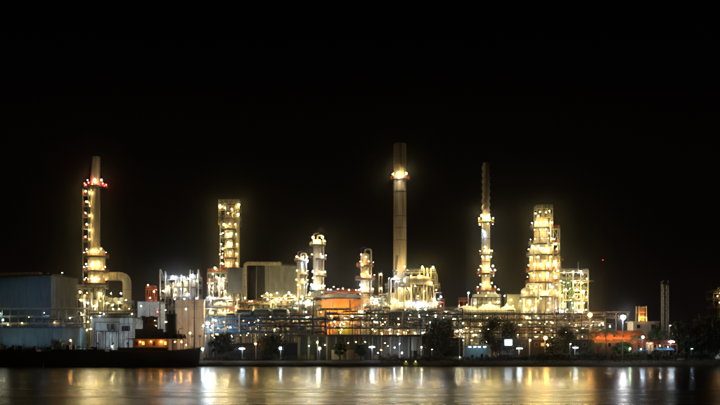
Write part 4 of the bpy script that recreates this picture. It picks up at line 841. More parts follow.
# ------------------------------------------------------------------ right side
t = hall('low hall with tiled roof glowing orange behind palms at the right', 594, 648, 339.5, 336, 12, 'brick_wall', 7, 'roof_tile', gable=3.6, windows=[(a, a + 3, 343, 347, 'glass') for a in (599, 608, 617, 628, 637)])
for px in (597, 606, 615, 624, 633, 642): t.flood((X(px, 332), 333.0, Z(336, 332)), (X(px, 340), 340, Z(334.5, 340)), 'sodium', .5)  # added floods, unseen, give the roof its orange glow
for px in (597, 606, 615, 624, 633, 642): t.rod('flood_bracket', (X(px, 332), 332.8, Z(336.5, 332)), (X(px, 332), 336.0, Z(341, 332)), .1, 'steel')
t = hall('small white block carrying an orange-lit tower at the right', 633, 659, 322, 352, 8, 'white_paint', 4, 'white_paint', windows=[(637, 640, 325, 328, 'glass'), (652, 655, 325, 328, 'glass')])
Y = 352
t.box('tower_core', (X(644.5, Y), Y + 4, (Z(322, Y) + Z(306.5, Y)) / 2 + .2), (2.0, 2.0, Z(306.5, Y) - Z(322, Y)), 'brick_wall')
for px in (640.8, 648.2):
    for yy in (Y + 2.2, Y + 5.8): t.box('tower_post', (X(px, Y), yy, (Z(322, Y) + Z(306, Y)) / 2 + .2), (.25, .25, Z(306, Y) - Z(322, Y)), 'white_paint')
for py in (307, 312, 317):
    for yy in (Y + 2.2, Y + 5.8): t.box('tower_rail', (X(644.5, Y), yy, Z(py, Y)), (X(648, Y) - X(641, Y) - .3, .18, .2), 'white_paint')
for px, yy in ((641.5, Y + 1), (647.5, Y + 1)): t.flood((X(px, Y), yy, Z(321, Y)), (X(644.5, Y), Y + 4, Z(312, Y)), 'sodium', .6)  # added unseen floods that turn the tower orange
t.rod('aerial', (X(638, Y), Y + 4, Z(322, Y)), (X(638, Y), Y + 4, Z(303, Y)), .1, 'dark_steel')
# lattice mast
Y = 326; x = X(665, Y)
t = Thing('lattice_mast', 'tall slim grey lattice mast standing before the right-hand trees', 'mast', (x, Y, G))
w0, zt = 1.1, Z(285, Y)
for sx in (-1, 1):
    for sy in (-1, 1): t.rod('leg', (x + sx * w0, Y + sy * w0, G), (x + sx * w0 * .75, Y + sy * w0 * .75, zt), .18, 'galvanised')
nb = 11
for k in range(nb):
    za, zb_ = G + (zt - G) * k / nb, G + (zt - G) * (k + 1) / nb; wa, wb = w0 * (1 - .25 * k / nb), w0 * (1 - .25 * (k + 1) / nb); b = MB()
    for sy in (-1, 1): b.bar((x - wa, Y + sy * wa, za), (x + wb, Y + sy * wb, zb_), .12); b.bar((x - wb, Y + sy * wb, zb_), (x + wb, Y + sy * wb, zb_), .1)
    for sx in (-1, 1): b.bar((x + sx * wa, Y - wa, za), (x + sx * wb, Y + wb, zb_), .12)
    t.mesh('lattice', b, 'galvanised', None, False)
t.box('head_platform', (x, Y, zt + .1), (2.4, 2.4, .2), 'dark_steel'); t.railing(x - 1.1, x + 1.1, Y - 1.1, Y + 1.1, zt + .2, 'dark_steel'); t.box('lamp_bar', (x + .3, Y, zt + 1.7), (1.8, .3, .3), 'dark_steel')
# far right lit tower cut by the frame
Y = 400
t = Thing('process_structure', 'distant lattice tower with amber lights cut off by the right edge', 'steel structure', (X(722, Y), Y, G))
t.frame(X(713.5, Y), X(734, Y), Y, Y + 8, [Z(y, Y) for y in (330, 318, 309, 300, 293)], 4, 1, 'dark_steel', .3, rail='steel')
t.shell(X(726, Y), Y + 4, vessel_prof(2.2, G, Z(286, Y)), 'cladding', 'vessel', 20)
t.lamps(Y - 2, [(717.5, 296, 'amber', .3), (719.5, 302.5, 'sodium', .34), (720.5, 293, 'amber', .25)])

emit('lit_window', (1.0, 0.5, 0.16), 0.5)
hall('long dark low pump house behind the two left leafy trees', 207, 297, 343.5, 334, 3.5, 'dark_wall', 14, 'dark_steel')  # added dark walls, stand in for shade under the racks
hall('dark low switch house behind the centre tree', 424, 463, 338.5, 336, 3, 'dark_wall', 6, 'dark_steel', windows=[(427, 430, 342, 345, 'glass'), (455, 458, 342, 345, 'glass')])  # added dark block, keeps the zone under the rack dark
hall('dark low store behind the green fence', 512, 592, 340, 336, 3, 'dark_wall', 12, 'dark_steel', windows=[(a, a + 3, 343, 346, k) for a, k in ((522, 'glass'), (535, 'glass'), (541, 'lit_window'), (556, 'glass'), (583, 'glass'))])  # another added dark block, covers lit legs below the rack
# ------------------------------------------------------------------ waterfront lamps and buildings
floodpost('tallest white floodlight on a slim pole at the right before orange hall', 623.2, 317.5, 310, 'pure', 1.5, arm=.6)
floodpost('first cool white quay lamp beside the tug bow', 202.5, 349, 309, 'quay', .75, arm=.7, foot=1.9)
floodpost('second cool white quay lamp in front of left leafy tree', 242, 348.7, 309, 'quay', .75, arm=.7, foot=1.9)
floodpost('third cool white quay lamp left of the canopy', 280.5, 348.3, 309, 'quay', .75, arm=.7, foot=1.9)
floodpost('strong yellow lamp at the left end of the canopy', 317.5, 342, 314, 'yellow', .42, arm=.8)
floodpost('cool white lamp on the quay below strong yellow one', 319.5, 348.5, 310, 'quay', .75, arm=.7)
floodpost('cool flat lamp before the right half of the canopy', 372, 347, 310, 'quay', .75, arm=.7)
floodpost('orange lamp between the two leafy trees on the left bank', 255.5, 343.8, 318, 'bank', .65)
floodpost('pale lamp beside the grey silo box', 421.5, 347.3, 313, 'white', .3)
floodpost('dim lamp at the foot of the centre tree', 432, 349.5, 314, 'quay', .16)
floodpost('white lamp right of the lit sign tower', 519.5, 348.5, 318, 'quay', .8)
floodpost('yellow lamp glowing above the green fence', 530, 340.3, 324, 'amber', .5)
floodpost('amber lamp beside the yellow one over green fence', 545.5, 338, 326, 'bank', 1.2)
floodpost('lower amber lamp near the green fence end', 548, 345, 322, 'amber', .45)
floodpost('cool lamp at the foot of the palm trees', 575.5, 347.7, 314, 'quay', .65)
floodpost('small warm lamp left of the palm trees', 570.5, 344, 318, 'warm', .24)
floodpost('green-tinted lamp under the palms at the tall floodlight', 630, 348.7, 314, 'green', .36)
floodpost('tilted bluish lamp left of the red shelter', 643, 337.2, 316, 'quay', .7)
floodpost('bluish white lamp at the foot of the lattice mast', 671.5, 341.7, 314, 'quay', .75)
floodpost('faint grey lamp under the dark right-hand trees', 692, 348.8, 314, 'quay', .2)
floodpost('tiny lamp high among the right-hand trees', 670.3, 325.5, 340, 'white', .18)
# quay walk with railing
Y = 307.2
t = Thing('quay_walk', 'pale concrete quay walkway with railing at the left bank', 'walkway', (X(253, Y), Y, 1.9))
for i in range(12):
    a = 205 + i * 8; t.box('slab', (X(a + 4, Y), Y + .9, 2.35), (8 * Y / F - .06, 2.0, .35), 'concrete')
for i in range(13): t.box('pier', (X(205 + i * 8, Y), Y - .03, 1.6), (.35, .3, 1.15), 'concrete')
t.railing(X(205, Y), X(301, Y), Y, Y, 2.53, 'galvanised', sides='S', step=2.8, w=.07)
# canopy shed
Y = 318
t = Thing('canopy', 'long dark flat-roofed open canopy on the bank left of centre', 'canopy', (X(358, Y), Y + 3, G))
zr = Z(336, Y)
t.mesh('roof', MB().prism([(X(297, Y), Y - 1), (X(421, Y), Y - 1), (X(421, Y), Y + 7), (X(297, Y), Y + 7)], zr, zr + .45), 'dark_steel', None, False)
t.box('fascia', (X(359, Y), Y - 1.1, zr + .1), (X(421, Y) - X(297, Y), .15, .8), 'dark_steel')
for i in range(14):
    px = 299 + i * 9.2
    for yy in (Y, Y + 6): t.box('post', (X(px, Y), yy, (G + zr) / 2), (.28, .28, zr - G), 'steel')
for i in range(11):
    a = 331 + i * 3; t.box('wall_panel', (X(a + 1.5, Y), Y + 2.0, (G + .1 + Z(350, Y)) / 2), (1.0, .12, Z(350, Y) - G - .1), 'cream')
for i, (px, py, k, r) in enumerate(((325, 345, 'warm', .2), (309, 346, 'green', .18), (348, 343, 'amber', .18), (356, 342, 'amber', .18), (365, 342, 'amber', .18), (385, 343, 'amber', .18), (394.5, 347.5, 'cool', .32), (400, 344, 'cool', .3), (402, 353, 'white', .3), (381, 350, 'sodium', .2), (378, 353, 'cool', .16), (388, 346, 'amber', .18))):
    t.lamp((X(px, Y + 1), Y + 1.2, Z(py, Y + 1)), k, r, (0, 0, max(.2, zr - Z(py, Y + 1) - r * 1.4)))
for i in range(12): t.box('back_panel', (X(297 + 10.33 * (i + .5), Y), Y + 6.4, (G + zr) / 2), (10.33 * Y / F - .08, .15, zr - G - .05), 'dark_wall')  # added dark backing, stands in for shade under the canopy
for px in (303, 312, 376, 386, 392): t.box('crate', (X(px, Y), Y + 4, G + .9), (1.6, 1.6, 1.8), 'wood')
t = Thing('silo', 'grey square silo box at the right end of the canopy', 'silo', (X(417, 322), 322, G))
t.box('body', (X(417, 320), 322, (Z(335, 320) + Z(350.5, 320)) / 2), (3.6, 3, Z(335, 320) - Z(350.5, 320)), 'siding_pale')
for i in range(5): t.box('rib', (X(417, 320) - 1.5 + .75 * i, 320.42, (Z(335, 320) + Z(350.5, 320)) / 2), (.14, .14, Z(335, 320) - Z(350.5, 320) - .2), 'galvanised')
t.box('lid', (X(417, 320), 322, Z(335, 320) + .12), (3.9, 3.3, .25), 'steel')
for sx in (-1, 1):
    for sy in (-1, 1): t.box('leg', (X(417, 320) + sx * 1.5, 322 + sy * 1.2, (G + Z(350.5, 320)) / 2), (.3, .3, Z(350.5, 320) - G), 'steel')
# fences along the bank
def fence(label, px0, px1, Y, h, m, n, slat=None):
    t = Thing('fence', label, 'fence', (X((px0 + px1) / 2, Y), Y, G))
    x0, x1 = X(px0, Y), X(px1, Y)
    for i in range(n + 1): t.box('post', (x0 + (x1 - x0) * i / n, Y, G + h / 2), (.14, .14, h), m)
    for z in (h - .1, h * .5, .2): t.box('rail', ((x0 + x1) / 2, Y - .1, G + z), (x1 - x0, .07, .1), m)
    if slat:
        w = (x1 - x0) / n
        for i in range(n): t.box('panel', (x0 + w * (i + .5), Y + .1, G + h * .48), (w - .1, .05, h * .9), slat)
    return t
fence('pale panel fence along the bank under the centre tree', 421, 462, 311, 1.5, 'galvanised', 12, 'concrete')
fence('green panel fence along the bank right of the sign tower', 497, 556, 312, 1.9, 'green_paint', 16, 'siding_pale')
fence('picket fence along the far-left bank behind the barge', -10, 132, 306.5 + 6, 3.2, 'ship_cream', 60)
fence('low dark rail fence along the right bank', 556, 724, 309.5, 1.1, 'steel', 34)
# yellow fenders
for i, (px, lab) in enumerate(((406, 'left one of two yellow-green mooring drums at the waterline'), (415.5, 'right one of two yellow-green mooring drums at the waterline'))):
    Y = 301; z = Z(364, Y)
    t = Thing('mooring_buoy', lab, 'buoy', (X(px, Y), Y, z - .8), 'yellow mooring drums')
    t.shell(X(px, Y), Y, [(.5, z - .9), (.72, z - .8), (.75, z - .3), (.8, z - .25), (.8, z - .15), (.75, z - .1), (.75, z + .5), (.5, z + .65)], 'fender_yellow', 'body', 16)
    t.mesh('ring_eye', MB().tube([(X(px, Y) + .2 * math.cos(a), Y, z + .75 + .2 * math.sin(a)) for a in [k * .785 for k in range(9)]], .05, 6), 'steel')
    t.lamp((X(px, Y), Y - 1.3, z + .9), 'yellow', .07, (0, 1.0, -.2))
# lit open kiosk
Y = 313
t = Thing('kiosk', 'small open white kiosk lit cool on the bank right of centre tree', 'kiosk', (X(478, Y), Y + 2, G))
zr = Z(345.5, Y)
t.box('roof', (X(478, Y), Y + 2, zr + .12), (X(491, Y) - X(465, Y), 5, .22), 'white_paint'); t.box('back_wall', (X(478, Y), Y + 4, (G + zr) / 2), (X(490, Y) - X(466, Y), .15, zr - G), 'siding_teal')
t.box('floor_slab', (X(478, Y), Y + 2, G + .12), (X(491, Y) - X(465, Y), 5, .2), 'concrete')
for px in (466, 478, 490): t.box('post', (X(px, Y), Y - .2, (G + zr) / 2), (.18, .18, zr - G), 'white_paint')
for px in (470, 475, 479.5, 485): t.lamp((X(px, Y), Y + .3, zr - .5), 'quay', .34, (0, 0, .2), True)
for px in (468, 472.5, 477, 482, 487): t.box('stall_goods', (X(px, Y), Y + .2, G + .75 + (px % 3) * .25), (.9, .7, 1.1 + (px % 3) * .5), 'dark_steel')
for px, ww, hh in ((467.5, .7, 1.6), (474, 1.1, 1.0), (480, .6, 2.1), (486.5, 1.2, 1.3), (488.5, .7, 2.0)): t.box('cabinet', (X(px, Y), Y + 3.0, G + .23 + hh / 2), (ww, .6, hh), 'steel')
t.box('counter', (X(470, Y), Y + 2.2, G + .75), (2.2, .9, 1.1), 'galvanised')
def bicycle(label, px, Y, lean):
    x = X(px, Y); t = Thing('bicycle', label, 'bicycle', (x, Y, G), 'bicycles by the kiosk')
    for sx in (-.55, .55):
        t.mesh('wheel', MB().tube([(x + sx + .34 * math.cos(a), Y, G + .58 + .34 * math.sin(a)) for a in [k * math.pi / 8 for k in range(17)]], .04, 6), 'dark_steel')
    z = G + .24
    t.mesh('bike_frame', MB().bar((x - .55, Y, z + .34), (x - .2, Y, z + .85), .06).bar((x - .2, Y, z + .85), (x + .4, Y, z + .88), .06).bar((x - .05, Y, z + .35), (x + .4, Y, z + .85), .06).bar((x - .05, Y, z + .35), (x - .22, Y, z + .95), .06).bar((x - .55, Y, z + .34), (x - .05, Y, z + .34), .05).bar((x + .55, Y, z + .34), (x + .38, Y, z + 1.05), .06), lean, None, False)
    t.box('saddle', (x - .24, Y, z + 1.0), (.28, .16, .07), 'dark_steel'); t.box('handlebar', (x + .36, Y, z + 1.06), (.08, .55, .05), 'steel')
bicycle('dark bicycle parked in the lit kiosk, left one', 476, 312.3, 'dark_steel')
bicycle('dark red bicycle parked in the lit kiosk, right one', 483, 312.3, 'ship_red')
# derrick by the kiosk
Y = 312
t = Thing('derrick', 'thin guyed derrick pole with slanted boom right of the kiosk', 'derrick', (X(496, Y), Y, G))
t.mesh('pole', MB().tube([(X(497, Y), Y, G), (X(497, Y), Y, Z(325, Y))], [.16, .09], 8), 'wood')
t.mesh('boom', MB().tube([(X(497, Y), Y, G + 1), (X(489, Y), Y - .5, Z(334, Y))], [.12, .07], 8), 'wood')
t.mesh('guy_wire', MB().bar((X(497, Y), Y, Z(326, Y)), (X(489, Y), Y - .5, Z(334, Y)), .05).bar((X(497, Y), Y, Z(326, Y)), (X(505, Y), Y + 1, G), .05), 'steel', None, False)
t.mesh('winch_drum', MB().tube([(X(497, Y) - .5, Y - .5, G + .8), (X(497, Y) + .5, Y - .5, G + .8)], .45, 12), 'red_paint'); t.mesh('winch_base', MB().box((X(497, Y), Y - .5, G + .2), (1.2, 1.0, .4)), 'red_paint')
# sign tower
Y = 316
t = Thing('sign_tower', 'blue steel watch tower with a glowing white sign panel', 'sign', (X(508, Y), Y, G))
t.frame(X(503, Y), X(513, Y), Y, Y + 3, [Z(347, Y)], 1, 1, 'blue_paint', .22, rail='blue_paint')
x = X(508.2, Y)
for px in (504.2, 512.2): t.box('sign_post', (X(px, Y), Y - .1, (Z(347, Y) + Z(338.5, Y)) / 2), (.2, .2, Z(338.5, Y) - Z(347, Y)), 'steel')
f_ = t.mesh('sign_box', MB().box((x, Y - .2, (Z(339, Y) + Z(346, Y)) / 2), (2.7, .35, Z(339.5, Y) - Z(345.5, Y))), 'white_paint')
t.mesh('sign_face', MB().box((x, Y - .42, (Z(339, Y) + Z(346, Y)) / 2), (2.5, .06, Z(339.5, Y) - Z(345.5, Y) - .2)), 'sign_white', f_, False)
t.box('cabin', (x, Y + 1.6, G + 1.3), (3.4, 2.4, 2.6), 'siding_pale'); t.box('cabin_door', (x - .6, Y + .36, G + 1.05), (.9, .08, 2.1), 'blue_paint')
# pale flag pole
t = Thing('pole', 'slim pale pole on the bank right of the centre tree', 'pole', (X(459.5, 310), 310, G))
t.mesh('shaft', MB().tube([(X(459.5, 310), 310, G), (X(459.5, 310), 310, Z(340, 310))], [.17, .12], 8), 'white_paint'); t.mesh('cap', MB().lathe(X(459.5, 310), 310, [(.15, Z(340, 310)), (.2, Z(340, 310) + .1), (.05, Z(340, 310) + .3)], 8), 'white_paint')
t.lamp((X(459.5, 310), 308.6, Z(357, 310)), 'green', .12, (0, 1.4, -.3))
# riverside shelter with blue roof and red frame
Y = 315
t = Thing('shelter', 'small pier shelter with blue roof and red frame under the lattice mast', 'shelter', (X(657, Y), Y + 2, G))
t.frame(X(637, Y), X(677, Y), Y, Y + 4, [Z(344, Y)], 6, 1, 'red_paint', .2, deck=False, rail='red_paint', braces=False)
zr = Z(350, Y); b = MB(); x0, x1 = X(655, Y), X(674, Y)
b.v = [(x0, Y - 1, zr), (x1, Y - 1, zr), (x1, Y + 4, zr), (x0, Y + 4, zr), (x0 + .8, Y + 1.5, zr + 1.3), (x1 - .8, Y + 1.5, zr + 1.3)]; b.f = [(0, 1, 5, 4), (1, 2, 5), (2, 3, 4, 5), (3, 0, 4), (3, 2, 1, 0)]
t.mesh('roof', b, 'blue_paint', None, False)
t.mesh('awning', MB().prism([(X(637, Y), Y - .8), (X(647, Y), Y - .8), (X(647, Y), Y + 3), (X(637, Y), Y + 3)], Z(351, Y), Z(350, Y)), 'blue_paint', None, False)
t.box('booth', (X(650.5, Y), Y + 1, (G + Z(342, Y)) / 2), (2.0, 2.0, Z(342, Y) - G), 'white_paint'); t.box('booth_door', (X(650.5, Y), Y - .04, G + 1.1), (.9, .08, 2.0), 'ship_red')
t.lamps(Y - 1.2, [(650.5, 343.5, 'amber', .3), (660, 346, 'white', .15), (668, 347, 'amber', .16), (641, 349, 'cool', .14)], (0, 1.0, .2))
# covered boat and van at the right edge
Y = 308
t = Thing('rowing_boat', 'upturned pale rowing boat on the bank at the right', 'boat', (X(682, Y), Y, G))
b = MB(); L = 3.6; prof = []
for i in range(9):
    u = i / 8; w = .75 * math.sin(math.pi * min(1, u * 1.15 + .08)) ** .6 if 0 < u < 1 else .05; k0 = len(b.v)
    for a in range(7): th = math.pi * a / 6; b.v.append((X(682, Y) - L / 2 + L * u, Y + w * math.cos(th), G + .1 + .55 * math.sin(th) * (.6 + .4 * math.sin(math.pi * u))))
    if i:
        for a in range(6): p = k0 - 7 + a; b.f.append((p, p + 1, p + 8, p + 7))
t.mesh('hull', b, 'white_paint'); t.box('keel', (X(682, Y), Y, G + .68), (2.6, .08, .1), 'galvanised')
Y = 312
t = Thing('parked_van', 'white van parked on the bank, cut by the right edge', 'van', (X(720, Y), Y, G))
x = X(721, Y)
b = MB(); sil = [(-2.4, .45), (-2.4, 1.2), (-2.2, 1.4), (-1.5, 1.5), (-.8, 2.25), (2.3, 2.3), (2.4, 2.1), (2.4, .45)]
for yy in (-.95, .95): b.v += [(x + a, Y + yy, G + c) for a, c in sil]
k = len(sil); b.f = [tuple(range(k)), tuple(range(2 * k - 1, k - 1, -1))] + [(i, (i + 1) % k, k + (i + 1) % k, k + i)[::-1] for i in range(k)]
t.mesh('body', b, 'white_paint', None, False)
for a in (-1.5, 1.5):
    for yy in (-.9, .9): t.mesh('wheel', MB().tube([(x + a, Y + yy - .12, G + .36), (x + a, Y + yy + .12, G + .36)], .36, 14), 'hull_black')
t.mesh('side_window', MB().prism([(x - 1.2, Y - .99), (x + .1, Y - .99), (x + .1, Y - .96), (x - 1.2, Y - .96)], G + 1.5, G + 2.1), 'glass', None, False)
t.mesh('headlight', MB().box((x - 2.42, Y - .6, G + 1.0), (.06, .4, .2)), 'glass', None, False)
floodpost('cool lamp over the parked van at the right edge', 724, 350, 309, 'cool', .25)

# ------------------------------------------------------------------ boats at the left
Y = 291; yc = Y
t = Thing('tugboat', 'dark moored tug with orange-lit deckhouse and black funnel', 'boat', (X(156, Y), Y, 0))
xs0, xs1 = X(112, Y), X(201, Y); Ls = xs1 - xs0; b = MB(); ns = 18
def sheer(u): return Z(350.5, Y) + 1.1 * max(0, (u - .62) / .38) ** 1.6 + .25 * max(0, (.2 - u) / .2)
for i in range(ns + 1):
    u = i / ns; w = 3.4 * (1 - max(0, (u - .68) / .32) ** 2.2) * (.75 + .25 * min(1, u / .12)); w = max(w, .08)
    zt = sheer(u); rake = 1.6 * max(0, (u - .75) / .25)
    for k, (wy, zz, xo) in enumerate(((.35, -.9, -rake * 1.6), (.8, -.3, -rake * 1.2), (.95, .8, -rake * .5), (1.0, zt, 0))):
        b.v += [(xs0 + Ls * u + xo, yc - w * wy, zz), (xs0 + Ls * u + xo, yc + w * wy, zz)]
for i in range(ns):
    p, q_ = i * 8, i * 8 + 8
    for k in range(3): b.f += [(p + 2 * k, q_ + 2 * k, q_ + 2 * k + 2, p + 2 * k + 2), (p + 2 * k + 1, p + 2 * k + 3, q_ + 2 * k + 3, q_ + 2 * k + 1)]
    b.f += [(p + 6, q_ + 6, q_ + 7, p + 7), (p, p + 1, q_ + 1, q_)]
b.f += [(0, 2, 4, 6, 7, 5, 3, 1), tuple(ns * 8 + k for k in (1, 3, 5, 7, 6, 4, 2, 0))]
t.mesh('hull', b, 'hull_black')
b = MB()
for i in range(ns): u, v_ = i / ns, (i + 1) / ns; w = 3.45 * (1 - max(0, (u - .68) / .32) ** 2.2); w2 = 3.45 * (1 - max(0, (v_ - .68) / .32) ** 2.2); b.bar((xs0 + Ls * u, yc - w, sheer(u) - .3), (xs0 + Ls * v_, yc - w2, sheer(v_) - .3), .25)
t.mesh('rubbing_strake', b, 'wood', None, False)
zd = Z(350.5, Y); zh = Z(339, Y)
hx0, hx1 = X(134, Y), X(170, Y)
t.box('deckhouse', ((hx0 + hx1) / 2, yc + .4, (zd + zh) / 2), (hx1 - hx0, 3.4, zh - zd), 'ship_cream')
for i, (a, c) in enumerate(((136.5, 139), (143, 145.5), (153.5, 156), (165, 167.5))):
    wx, wz = X((a + c) / 2, Y), Z(343.3, Y); ww = X(c, Y) - X(a, Y)
    f_ = t.mesh('window', MB().box((wx, yc - 1.34, wz + .65), (ww + .3, .1, .12)).box((wx, yc - 1.34, wz - .65), (ww + .3, .1, .12)).box((wx - ww / 2 - .07, yc - 1.34, wz), (.12, .1, 1.2)).box((wx + ww / 2 + .07, yc - 1.34, wz), (.12, .1, 1.2)), 'ship_red', None, False)
    t.mesh('pane', MB().box((wx, yc - 1.32, wz), (ww, .05, 1.15)), ('glass', 'cabin_window', 'glass', 'cabin_window')[i], f_, False)
t.box('boat_deck', (X(157, Y), yc, zh + .12), (X(186, Y) - X(130, Y), 6.2, .24), 'hull_black')
for px in (131, 172, 178.5, 185): t.box('awning_post', (X(px, Y), yc - 2.9, (zd + zh) / 2), (.16, .16, zh - zd), 'hull_black')
t.railing(X(131, Y), X(186, Y), yc - 2.9, yc - 2.9, zh + .25, 'hull_black', sides='S')
t.mesh('bulwark', MB().bar((X(120, Y), yc - 3.1, zd + .5), (X(170, Y), yc - 3.1, zd + .5), .12, 1.0), 'hull_black', None, False)
zw = Z(329, Y); t.box('upper_house', (X(150, Y), yc + .3, (zh + .24 + zw) / 2), (X(164, Y) - X(136, Y), 3.2, zw - zh - .24), 'hull_black')
zz = Z(317.5, Y); t.box('wheelhouse', (X(151, Y), yc + .3, (zw + zz) / 2), (X(159, Y) - X(144, Y), 2.6, zz - zw), 'ship_dark')
for px in (147, 151.3, 155.6): t.box('wheelhouse_window', (X(px, Y), yc - 1.02, Z(321.5, Y)), (1.05, .06, 1.0), 'glass')
t.box('wheelhouse_roof', (X(151, Y), yc + .3, zz + .1), (X(160.5, Y) - X(142.5, Y), 3.2, .2), 'hull_black')
t.shell(X(171.5, Y), yc + .5, [(1.75, zh), (1.75, Z(315.5, Y)), (1.85, Z(315.3, Y)), (1.85, Z(314, Y)), (1.5, Z(313.9, Y))], 'hull_black', 'funnel', 20)
t.mesh('foredeck_gear', MB().box((X(180, Y), yc, zh + .9), (1.6, 1.4, 1.4)).box((X(184, Y), yc + .5, zh + .6), (1.2, 1.0, .9)).box((X(139, Y), yc, zh + 1.3), (1.4, 1.6, 2.2)), 'hull_black', None, False)
q_ = random.Random(3)
for i in range(14):
    px = q_.uniform(132, 186); hh = q_.uniform(.5, 2.4); t.box('deck_gear', (X(px, Y), yc - 1.5 + q_.uniform(0, 3), zh + .24 + hh / 2), (q_.uniform(.25, 1.3), .8, hh), 'hull_black')
for (a, b0, c, d) in ((149.5, 305, 186, 339), (149.5, 305, 118, 349), (171.5, 314, 198, 346), (149.5, 310, 168, 316)): t.mesh('rigging', MB().bar((X(a, Y), yc, Z(b0, Y)), (X(c, Y), yc, Z(d, Y)), .07), 'hull_black')
t.mesh('davit', MB().tube(bend([(X(180, Y), yc - 2, zh), (X(180, Y), yc - 2, zh + 3.4), (X(184, Y), yc - 2.4, zh + 3.4)], 1.2), .12, 8), 'hull_black')
t.mesh('mast', MB().tube([(X(149.5, Y), yc + .4, zz), (X(149.5, Y), yc + .4, Z(303, Y))], [.14, .08], 8), 'hull_black')
t.lamps(yc - 2.2, [(154.5, 320.5, 'amber', .16), (156, 326, 'amber', .12)], (0, 1.2, .1))
t.lamps(yc - 2.0, [(140, 341.8, 'sodium', .2), (151, 341.6, 'sodium', .34), (161, 341.6, 'sodium', .34), (175, 341.8, 'sodium', .28), (181.5, 341.8, 'sodium', .24)], (0, 0, .35))
for px in (188, 191, 194): t.shell(X(px, Y), yc - .3 * (px - 188), [(.22, sheer(.9)), (.28, sheer(.9) + .3), (.28, sheer(.9) + .8), (.1, sheer(.9) + .85)], 'ship_cream', 'bollard', 10)
t.lamp((X(187, Y), yc - 1.2, Z(345, Y)), 'sodium', .12, (0, 1, .2))
t.mesh('tyre_fender', MB().tube([(X(186, Y) + .45 * math.cos(a), yc - 3.15, 1.6 + .45 * math.sin(a)) for a in [k * math.pi / 6 for k in range(13)]], .16, 8), 'hull_black')
for k, px in enumerate((118, 128, 140, 152, 164, 176)):
    t.mesh('tyre_fender', MB().tube([(X(px, Y) + .45 * math.cos(a), yc - 3.6, 1.6 + .45 * math.sin(a)) for a in [k_ * math.pi / 6 for k_ in range(13)]], .16, 8), 'hull_black')
def barge(label, px0, px1, Y, pytop, w):
    x0, x1 = X(px0, Y), X(px1, Y); zt = Z(pytop, Y)
    t = Thing('barge', label, 'barge', ((x0 + x1) / 2, Y, 0), 'black barges')
    b = MB(); sil = [(x0, zt), (x1, zt), (x1 - .6, -.8), (x0 + .6, -.8)]
    for yy in (Y - w / 2, Y + w / 2): b.v += [(a, yy, c) for a, c in sil]
    b.f = [(3, 2, 1, 0), (4, 5, 6, 7), (0, 1, 5, 4), (1, 2, 6, 5), (2, 3, 7, 6), (3, 0, 4, 7)]
    t.mesh('hull', b, 'hull_black', None, False)
    t.box('coaming', ((x0 + x1) / 2, Y, zt + .3), ((x1 - x0) * .75, w * .7, .6), 'hull_black')
    n = 7
    for i in range(n): t.box('hatch_cover', ((x0 + x1) / 2 + (x1 - x0) * .75 * ((i + .5) / n - .5), Y, zt + .68), ((x1 - x0) * .75 / n - .08, w * .72, .14), 'hull_black')
    q_ = random.Random(px1)
    for i in range(16):
        px = q_.uniform(px0 + 3, px1 - 3); k = q_.random()
        if k < .4: t.box('deck_crate', (X(px, Y), Y - w * .2, zt + .7 + q_.uniform(.3, .9)), (q_.uniform(.5, 1.6), 1, q_.uniform(.6, 1.7)), 'hull_black')
        elif k < .75: t.rod('stanchion', (X(px, Y), Y - w * .4, zt), (X(px, Y) + q_.uniform(-.2, .2), Y - w * .4, zt + q_.uniform(1.2, 3.2)), .12, 'hull_black')
        else: t.mesh('coil', MB().lathe(X(px, Y), Y - w * .38, [(.7, zt), (.75, zt + .2), (.6, zt + .5), (.3, zt + .55)], 10), 'wood')
    t.railing(x0 + 1, x1 - 1, Y - w * .46, Y - w * .46, zt, 'hull_black', sides='S', step=3, h=1.3)
    for px in (px0 + 4, px1 - 4): t.shell(X(px, Y), Y - w * .3, [(.2, zt), (.26, zt + .2), (.26, zt + .9), (.34, zt + 1.0), (.3, zt + 1.1)], 'hull_black', 'bollard', 10)
    return t
barge('black barge moored directly left of the tug', 46, 116, 294, 351.5, 7)
barge('black barge cut off by the left edge', -24, 48, 302.5, 351.5, 7)

